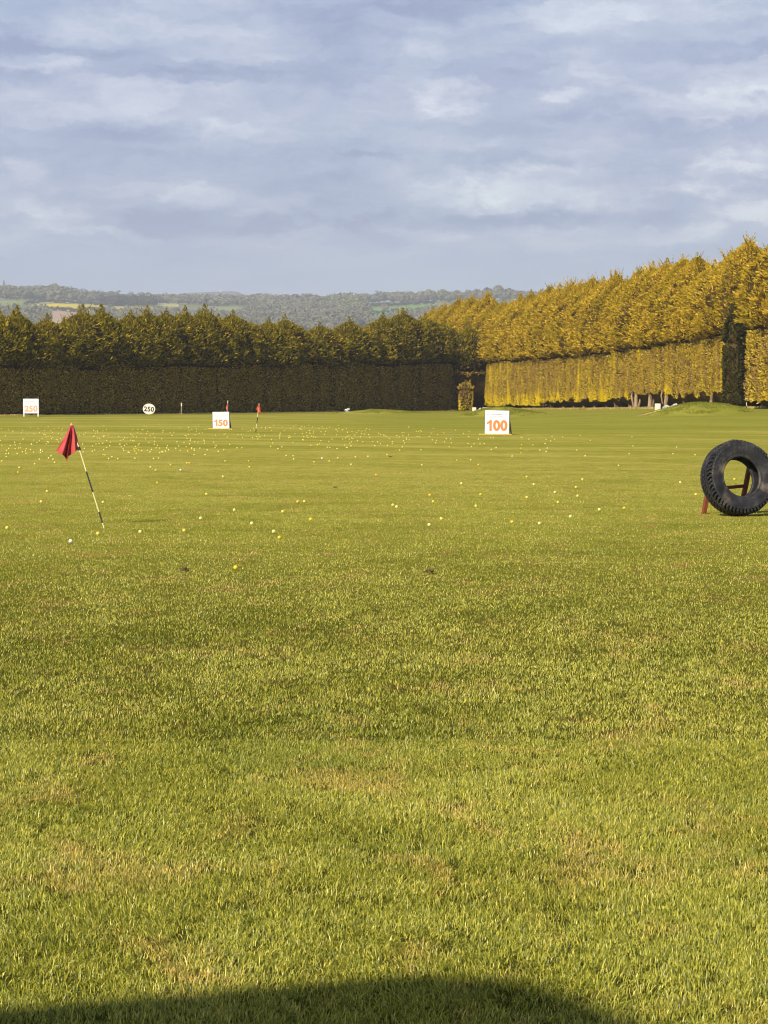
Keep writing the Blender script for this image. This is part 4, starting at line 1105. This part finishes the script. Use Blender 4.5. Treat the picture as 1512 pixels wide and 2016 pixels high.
if rest:
    me = new_mesh('distant_golf_balls', np.concatenate(V), np.concatenate(Ct), np.concatenate(Lp), [M_BY], True)
    tag(obj_me('distant_golf_balls', me), 'pale dots of the farthest practice balls beyond the others', 'golf balls', 'golf balls scattered over the range', 'stuff')

# divots: torn scraps of turf
M_SOIL = mat('dark_soil', (0.24, 0.17, 0.085), 1.0, 0.6, 60, spec=0)
def divot(px, py, wm, label, n=34, fl=1.0):
    c = on_ground(px, py); bm = bmesh.new(); g = random.Random(int(px))
    for k in range(n):
        a = g.gauss(0, 0.4)*wm; b = g.gauss(0, 0.5)*wm; h = g.uniform(0.02, 0.05); d = Vector((g.uniform(-1, 1), g.uniform(-1, 1), g.uniform(0.1, 1)*fl)).normalized()*g.uniform(0.02, 0.045)
        s = d.cross(Vector((g.uniform(-1, 1), g.uniform(-1, 1), g.uniform(-1, 1)))).normalized()*g.uniform(0.004, 0.011)
        p = Vector((a, b, g.uniform(0.01, 0.03)))
        vs = [bm.verts.new(p-s), bm.verts.new(p+s), bm.verts.new(p+d+s*0.4), bm.verts.new(p+d-s*0.3)]; bm.faces.new(vs)
    o = obj('turf_divot', bm, M_SOIL); o.location = c; tag(o, label, 'divot')
divot(364, 1127, 0.055, 'ragged dark divot torn from the turf on the left, below the flag')
divot(846, 1130, 0.050, 'ragged brown divot torn from the turf right of centre')
divot(660, 961, 0.05, 'thin dark scrape in the turf in the middle distance', 26, 0.2)
divot(770, 900.5, 0.09, 'dark scuff mark in the turf near the centre, farther out', 24, 0.2)

# ------------------------------------------------------------------ added shelter out of view, shaped so its roof corner throws the foreground shadow
def shadow_caster():
    hgt = 6.4; k = 1/math.tan(R(SUN_EL)); sd = Vector((-SUN_DIR.x, -SUN_DIR.y)).normalized()
    tip = on_ground(1000, 1906)
    corner = Vector((tip.x-sd.x*hgt*k, tip.y-sd.y*hgt*k, hgt))
    left = on_ground(0, 1990); fdir = (Vector((left.x, left.y))-Vector((tip.x, tip.y))).normalized()     # front edge, level
    fdir = Vector((fdir.x, fdir.y, 0))
    rp = on_ground(1275, 2016); sdir_sh = (Vector((rp.x, rp.y))-Vector((tip.x, tip.y))).normalized()
    e = Vector((-fdir.y, fdir.x, 0)) ;
    if e.y > 0: e = -e
    # rise so that the side edge's shadow runs along sdir_sh
    # (e.x + kk*sd.x, e.y + kk*sd.y) parallel to sdir_sh
    kk = (e.x*sdir_sh.y-e.y*sdir_sh.x)/(sd.y*sdir_sh.x-sd.x*sdir_sh.y)
    rise = kk/k
    root = empty('tee_shelter', (corner.x, corner.y, 0), 'open-fronted timber tee shelter left of the camera whose roof corner shades the foreground turf', 'shelter')
    mw = mat('shelter_timber', (0.20, 0.13, 0.07), 0.85, 0.3, 6); mr = mat('roof_sheet', (0.12, 0.13, 0.12), 0.7, 0.2, 4)
    z = Vector((0, 0, 1)); A = Vector((0, 0, hgt)); LN = 9.0; DP = 4.0
    nrm = fdir.cross(e+z*rise).normalized(); 
    if nrm.z < 0: nrm = -nrm
    bm = bmesh.new()
    # roof slab with rounded outer corner
    def pt(u, v, t): return A+fdir*u+(e+z*rise)*v-nrm*t
    outline = [(0.35, 0), (LN, 0), (LN, DP), (0, DP), (0, 0.35)]+[(0.35-0.35*math.cos(q)*1.0-0.0, 0.35-0.35*math.sin(q)) for q in np.linspace(0.15, math.pi/2-0.15, 6)]
    top = [bm.verts.new(pt(u, v, 0)) for u, v in outline]; bot = [bm.verts.new(pt(u, v, 0.14)) for u, v in outline]
    bm.faces.new(top); bm.faces.new(bot[::-1])
    for i in range(len(top)): bm.faces.new((top[i], top[(i+1) % len(top)], bot[(i+1) % len(top)], bot[i]))
    obj('roof', bm, mr, root)
    for u, v in ((0.5, 0.4), (4.5, 0.4), (8.6, 0.4), (0.5, 3.7), (4.5, 3.7), (8.6, 3.7)):
        p = pt(u, v, 0.14); bm = bmesh.new(); beam(bm, (p.x, p.y, -0.1), (p.x, p.y, p.z), 0.14, 0.14, bevel=0.01); obj('post', bm, mw, root)
    bm = bmesh.new(); a = pt(0.5, 3.75, 0.2); b = pt(8.6, 3.75, 0.2)
    c = (a+b)/2; rot = Matrix.Rotation(math.atan2(fdir.y, fdir.x), 3, 'Z'); box(bm, (c.x+e.x*0.11, c.y+e.y*0.11, a.z/2-0.05), (8.2, 0.05, a.z-0.05), rot); obj('back_wall', bm, mw, root)
shadow_caster()

# ------------------------------------------------------------------ distant hills
def hill_z(x, y):
    """valley floor rising to the ridge; ridge height follows the skyline in the photograph"""
    x = np.asarray(x, float); y = np.asarray(y, float)
    az = x/np.maximum(y, 1)*4300+756
    ridge_px = np.interp(az, [-600, 0, 120, 200, 300, 420, 520, 640, 760, 860, 940, 1000, 1100, 2100], [562, 581, 584, 595, 598, 600, 600, 601, 595, 593, 592, 590, 600, 600])
    rz = CAM_H+(780-ridge_px)/4300*3300
    t = np.clip((y-900)/(3300-900), 0, 1)
    z = -14+(rz+14)*(0.80*t**1.15+0.20*smooth(0.2, 1.0, t))
    back = smooth(3300, 4800, y); z = z*(1-back)+(-10)*back
    z = z+10*(fbm(x/260, y/300, seed=60)-0.5)*smooth(1000, 1500, y)*(1-smooth(3000, 3300, y))
    return z
def hill_pt(px, py):
    """first point of the hillside met by the ray through a pixel"""
    r = ray(px, py); D = np.arange(1300, 3310, 8.0); x = r.x/r.y*D; zr = CAM_H+r.z/r.y*D; zh = hill_z(x, D)
    k = np.argmax(zh >= zr) if (zh >= zr).any() else len(D)-1
    return Vector((x[k], D[k], float(zh[k])))
FIELDS = [  # polygons in photo pixels on the hillside, colour
 ([(60,600),(120,597),(190,600),(240,606),(150,613),(110,611),(75,608)], (0.70,0.55,0.03)),
 ([(60,591),(130,589),(185,597),(190,600),(120,597),(60,598)], (0.42,0.40,0.27)),
 ([(105,612),(150,614),(148,630),(100,632)], (0.48,0.33,0.24)),
 ([(90,628),(190,625),(200,650),(80,650)], (0.46,0.36,0.21)),
 ([(190,602),(300,602),(310,612),(240,612)], (0.42,0.38,0.12)),
 ([(0,583),(92,580),(92,590),(0,588)], (0.22,0.26,0.12)),
 ([(-60,592),(50,592),(40,600),(-60,604)], (0.24,0.30,0.10)),
 ([(305,597),(350,598),(352,604),(310,603)], (0.44,0.42,0.14)),
 ([(335,615),(425,616),(425,620),(335,619)], (0.70,0.55,0.03)),
 ([(478,614),(550,619),(550,622),(480,618)], (0.70,0.55,0.05)),
 ([(395,604),(470,603),(480,610),(400,612)], (0.24, 0.28, 0.11)),
 ([(190,613),(290,614),(320,622),(200,626)], (0.36, 0.34, 0.16)),
 ([(560,610),(620,606),(630,616),(570,620)], (0.22, 0.28, 0.10)),
 ([(515,598),(575,600),(572,604),(518,603)], (0.16,0.27,0.08)),
 ([(718,607),(790,603),(856,598),(862,608),(800,622),(735,634),(722,618)], (0.16,0.30,0.06)),
 ([(722,622),(800,614),(800,628),(740,640)], (0.19,0.31,0.09)),
]
def inside(poly, X, Y):
    c = np.zeros(X.shape, bool); n = len(poly)
    for i in range(n):
        x0, y0 = poly[i]; x1, y1 = poly[(i+1) % n]
        cond = ((y0 > Y) != (y1 > Y)); xi = x0+(Y-y0)*(x1-x0)/((y1-y0) if y1 != y0 else 1e-9)
        c ^= cond & (X < xi)
    return c
ys_h = np.concatenate([np.linspace(900, 1500, 14), np.linspace(1510, 3320, 330), np.linspace(3400, 4800, 10)])
nxh = 420
vs = []
for y in ys_h:
    u = np.linspace(-1, 1, nxh); xs = np.sign(u)*(0.55*abs(u)+0.45*abs(u)**3)*y*0.62
    vs.append(np.stack([xs, np.full(nxh, y), hill_z(xs, np.full(nxh, y))], 1))
v = np.concatenate(vs); i = np.arange((len(ys_h)-1)*(nxh-1)); r = i//(nxh-1); c = i % (nxh-1); a = r*nxh+c
quads = np.stack([a, a+1, a+nxh+1, a+nxh], 1)
cen = v[quads].mean(1)
cc = math.cos(PITCH); ss = math.sin(PITCH)
dz_ = cen[:, 2]-CAM_H; yy = cen[:, 1]*cc-dz_*ss; zz = cen[:, 1]*ss+dz_*cc
PX = 756+4300*cen[:, 0]/yy; PY = 1008-4300*zz/yy
idx = np.zeros(len(quads), int)
for k, (poly, colr) in enumerate(FIELDS): idx[inside(poly, PX, PY)] = k+1
pat = fbm(cen[:, 0]/170, cen[:, 1]/300, seed=66)
fm = [mat('hill_pasture', (0.20, 0.22, 0.09), 1.0, 0.3, 0.01, color2=(0.15, 0.15, 0.08), spec=0)]
for k, (poly, colr) in enumerate(FIELDS): fm.append(mat('hill_field', colr, 1.0, 0.12, 0.02, spec=0))
me = new_mesh('hills', v, np.full(len(i), 4), quads, fm, True, idx)
hills = obj_me('hills', me); hills['kind'] = 'structure'
# far blue plateau
bm = bmesh.new(); Dp = 6200
prof = [(-900, 600), (150, 600), (300, 588), (345, 581), (370, 576.5), (420, 574.5), (455, 573.2), (470, 575), (480, 580), (495, 586), (640, 596), (1000, 600), (2400, 600)]
fr, bk = [], []
tops = [at(px, py, Dp) for px, py in prof]
rows = []
for (s_, dy) in ((-0.02, -900), (0.45, -500), (0.85, -200), (1.0, 0), (0.97, 250), (-0.02, 900)):
    rows.append([bm.verts.new((q.x, Dp+dy, -20+(q.z+20)*max(s_, 0))) for q in tops])
for r0, r1 in zip(rows[:-1], rows[1:]):
    for j in range(len(tops)-1): bm.faces.new((r0[j], r0[j+1], r1[j+1], r1[j]))
o = obj('distant_hill', bm, mat('moorland', (0.13, 0.11, 0.11), 1.0, 0.2, 0.004, spec=0), None, True); o['kind'] = 'structure'
# tiny white mast on the plateau
q = at(434, 574.2, Dp); bm = bmesh.new(); tube(bm, [(0, 0, -4), (0, 0, 2)], [1.6, 1.6], 10)
bmesh.ops.create_icosphere(bm, subdivisions=2, radius=2.2, matrix=Matrix.Translation((0, 0, 3)))
o = obj('radio_dome', bm, mat('white_dome', (0.8, 0.8, 0.8), 0.5)); o.location = q; tag(o, 'tiny white dome on top of the far blue plateau', 'dome')

# trees of the hills
def wood_mat(name, stops):
    return foliage_material(name, stops, stops[0][1], (0.55, 0.8), 0.15, 1.0, 0.02)
W_GREY = wood_mat('bare_wood', [(0.0, (0.13, 0.125, 0.085)), (0.5, (0.18, 0.175, 0.115)), (1.0, (0.24, 0.23, 0.15))])
W_GREEN = wood_mat('spring_wood', [(0.0, (0.09, 0.10, 0.04)), (0.5, (0.16, 0.18, 0.07)), (1.0, (0.26, 0.28, 0.12))])
W_DARK = wood_mat('dark_wood', [(0.0, (0.030, 0.034, 0.026)), (0.5, (0.055, 0.055, 0.045)), (1.0, (0.09, 0.085, 0.07))])
def crown_quads(g, r, h, n, conic=False):
    """leaf masses of a broad crown, in local space, base at 0"""
    lobes = []
    for k in range(7):
        a = g.random()*2*math.pi; q = g.random()**0.5*r*0.55; lobes.append((math.cos(a)*q, math.sin(a)*q, h*(0.42+0.34*g.random()), r*(0.38+0.3*g.random())))
    lobes = np.array(lobes)
    d = g.normal(0, 1, (n, 3)); d /= np.linalg.norm(d, axis=1)[:, None]
    if conic:
        t = g.random(n); rr = r*(1-t)**0.9; P_ = np.stack([d[:, 0]*rr, d[:, 1]*rr, h*(0.05+0.95*t)], 1)
    else:
        L_ = lobes[g.integers(0, 7, n)]; P_ = L_[:, :3]+d*(L_[:, 3]*(0.75+0.3*g.random(n)))[:, None]*np.array([1, 1, 0.95])
        P_[:, 2] = np.clip(P_[:, 2], h*0.06, None)
    s = (0.16+0.12*g.random(n))*r
    if conic: s *= 0.9
    a = g.normal(0, 1, (n, 3)); a /= np.linalg.norm(a, axis=1)[:, None]
    b = np.cross(a, d); b /= (np.linalg.norm(b, axis=1)[:, None]+1e-6); a = np.cross(b, d+0.15*a); a /= (np.linalg.norm(a, axis=1)[:, None]+1e-6)
    v = np.empty((n, 4, 3), np.float32)
    for q_, (u, w_) in enumerate(((-1, -.6), (.8, -1), (1, .7), (-.7, 1))): v[:, q_] = P_+a*(u*s)[:, None]*0.8+b*(w_*s)[:, None]*0.8
    return v
def make_wood(name, label, spots, m, seed, rr=(5, 9), hh=(9, 15), n=70):
    g = np.random.default_rng(seed); parts = []
    for p in spots:
        r = g.uniform(*rr); h = g.uniform(*hh); v = crown_quads(g, r, h, n); v += np.array(p)[None, None]; parts.append(v)
    V = np.concatenate(parts).reshape(-1, 3); nq = len(V)//4
    me = new_mesh(name, V, np.full(nq, 4), np.arange(nq*4), [m]); tag(obj_me(name, me), label, 'wood', kind='stuff')
def spots_in(poly, spacing, seed):
    """tree feet on the hillside inside a pixel polygon"""
    g = np.random.default_rng(seed); xs = [q[0] for q in poly]; ysq = [q[1] for q in poly]; out = []
    n = int((max(xs)-min(xs))*(max(ysq)-min(ysq))/spacing)
    for _ in range(n):
        px, py = g.uniform(min(xs), max(xs)), g.uniform(min(ysq), max(ysq))
        if inside(poly, np.array([px]), np.array([py]))[0]: out.append(tuple(hill_pt(px, py)))
    return out
def line_spots(pts, step, seed, jit=1.0):
    g = np.random.default_rng(seed); out = []
    for (x0, y0), (x1, y1) in zip(pts[:-1], pts[1:]):
        n = max(1, int(math.hypot(x1-x0, y1-y0)/step))
        for k in range(n):
            t = (k+g.random())/n; out.append(tuple(hill_pt(x0+(x1-x0)*t+g.normal(0, .5), y0+(y1-y0)*t+g.normal(0, jit))))
    return out
ridge = [(-80, 579), (0, 579), (60, 579), (120, 580), (170, 586), (200, 590), (300, 592), (420, 594), (520, 596), (640, 597), (760, 592), (860, 590), (940, 588), (1000, 586), (1100, 592)]
make_wood('ridge_wood', 'grey leafless wood running along the skyline of the far hills', line_spots(ridge, 2.6, 1, 1.2)+line_spots([(x, y+4) for x, y in ridge], 5, 2, 1.5), W_GREY, 11, (5.5, 10), (10, 17), 90)
make_wood('hillside_wood', 'grey-brown wood on the upper slope at the left of the hills', spots_in([(-80,578),(110,578),(175,586),(195,596),(120,588),(60,590),(0,582),(-80,584)], 9, 3)+spots_in([(110,586),(250,592),(250,600),(190,598),(120,590)], 22, 33), W_GREY, 12, (5, 9), (9, 14), 80)
make_wood('conifer_plantation', 'dark blue-grey plantation on the hill above the yellow field', spots_in([(190,590),(310,594),(305,606),(200,602)], 5, 4), W_DARK, 13, (4.5, 7), (10, 14), 80)
make_wood('lower_wood', 'mixed grey-green wood filling the middle slope of the hills', spots_in([(330,596),(500,597),(515,604),(395,603),(360,602)], 9, 5)+spots_in([(500,606),(640,604),(720,610),(735,640),(660,660),(520,650),(480,622)], 11, 6), W_GREY, 14, (5, 9), (9, 14), 80)
make_wood('spring_copse', 'fresh green copse in the middle of the hillside', spots_in([(632,600),(700,600),(718,612),(705,622),(640,612)], 6, 7), W_GREEN, 15, (5, 8), (10, 14), 90)
make_wood('valley_scrub', 'grey scrub and hedgerows at the foot of the far hills', spots_in([(-60,606),(90,614),(100,660),(-60,660)], 45, 8)+spots_in([(190,614),(500,624),(500,660),(190,660)], 20, 9)+spots_in([(730,636),(860,612),(900,660),(720,670)], 16, 10), W_GREY, 16, (4, 8), (6, 11), 60)
make_wood('field_hedgerow', 'dark thin hedgerows between the far fields', line_spots([(50,600),(90,595),(190,601),(260,603)], 2.2, 20, .3)+line_spots([(75,609),(110,612),(150,614),(190,611)], 2.4, 21, .3)+line_spots([(0,590),(92,590)], 3, 22, .3)+line_spots([(60,580),(92,581)], 3, 23, .3)+line_spots([(718,606),(790,602),(860,597)], 2, 24, .4)+line_spots([(722,620),(800,613)], 3.5, 25, .4), W_DARK, 17, (2.2, 4.2), (3, 6), 40)
def hill_tree(px, py, r, h, m, label, seed, conic=False, cat='tree', name='hill_tree', n=320):
    g = np.random.default_rng(seed); p = hill_pt(px, py)
    root = empty(name, p, label, cat, 'single trees on the far hills')
    v = crown_quads(g, r, h, n, conic); nq = len(v)
    obj_me('crown', new_mesh('crown', v.reshape(-1, 3), np.full(nq, 4), np.arange(nq*4), [m]), root)
    bm = bmesh.new(); tube(bm, [(0, 0, -1), (0, 0, h*0.6)], [0.5, 0.25], 7); obj('trunk', bm, M_BARK, root)
hill_tree(745.5, 592, 5.5, 17, W_DARK, 'lone dark conifer with a rounded head standing above the skyline wood', 1, name='dark_conifer')
hill_tree(614, 596, 5, 15, W_DARK, 'pointed dark conifer on the skyline left of centre', 2, True, name='pointed_conifer')
hill_tree(648, 596, 4, 15, W_DARK, 'pair of pointed trees on the skyline, left one', 3, True, name='pointed_conifer')
hill_tree(659, 596, 4, 17, W_DARK, 'pair of pointed trees on the skyline, right one', 4, True, name='pointed_conifer')
hill_tree(457, 594, 5, 14, W_DARK, 'dark pointed conifer on the skyline just right of the blue plateau', 5, True, name='pointed_conifer')
hill_tree(100, 580, 13, 17, W_GREY, 'large domed tree on the skyline above the yellow field', 6)
hill_tree(226, 590, 11, 17, W_GREY, 'broad domed tree on the skyline above the dark plantation', 7)
hill_tree(265, 592, 8, 13, W_GREY, 'round tree on the skyline right of the dark plantation, left of two', 8)
hill_tree(281, 592, 8, 13, W_GREY, 'round tree on the skyline right of the dark plantation, right of two', 9)
hill_tree(850, 590, 9, 17, W_GREEN, 'tall green-grey tree on the skyline above the green field', 10)
hill_tree(873, 590, 12, 16, W_GREEN, 'broad green-grey tree on the skyline left of the golden hedge', 11)
hill_tree(107, 597, 11, 14, W_GREY, 'broad rounded tree at the top edge of the pale field', 12)
hill_tree(756, 613, 6, 9, W_GREY, 'lone bare tree standing in the green field', 13)
hill_tree(722, 616, 5, 11, W_DARK, 'dark conifer at the left corner of the green field', 14, True, name='dark_conifer')
hill_tree(965, 588, 9, 20, W_DARK, 'dark clump-topped tree on the knoll, left of three', 15)
hill_tree(980, 588, 10, 22, W_GREY, 'grey tree on the knoll, middle of three', 16)
hill_tree(998, 588, 8, 20, W_DARK, 'dark clump-topped tree on the knoll, right of three', 17)
hill_tree(8, 580, 4, 22, W_GREY, 'tall thin tree on the skyline at the left edge', 18, True)
hill_tree(60, 590, 7, 10, W_DARK, 'small dark tree at the hedge corner near the left edge', 19)
hill_tree(163, 618, 8, 12, W_GREY, 'grey tree beside the pinkish field', 20)

# ------------------------------------------------------------------ haze
bm = bmesh.new(); X0, X1, Y0, Y1, Z0, Z1 = -4200, 4200, -120, 7200, -26, 345
box(bm, ((X0+X1)/2, (Y0+Y1)/2, (Z0+Z1)/2), (X1-X0, Y1-Y0, Z1-Z0))
hm = bpy.data.materials.new('haze'); hm.use_nodes = True; t = NT(hm.node_tree)
for n in list(t.n):
    if n.type != 'OUTPUT_MATERIAL': t.n.remove(n)
pv = t.new('ShaderNodeVolumePrincipled', {'Color': (0.80, 0.88, 1.0, 1), 'Density': HAZE, 'Anisotropy': 0.0})
t.l.new(pv.outputs[0], t.n['Material Output'].inputs['Volume'])
o = obj('haze', bm, hm); tag(o, 'thin bluish air haze over the fields and hills', 'haze', kind='stuff')
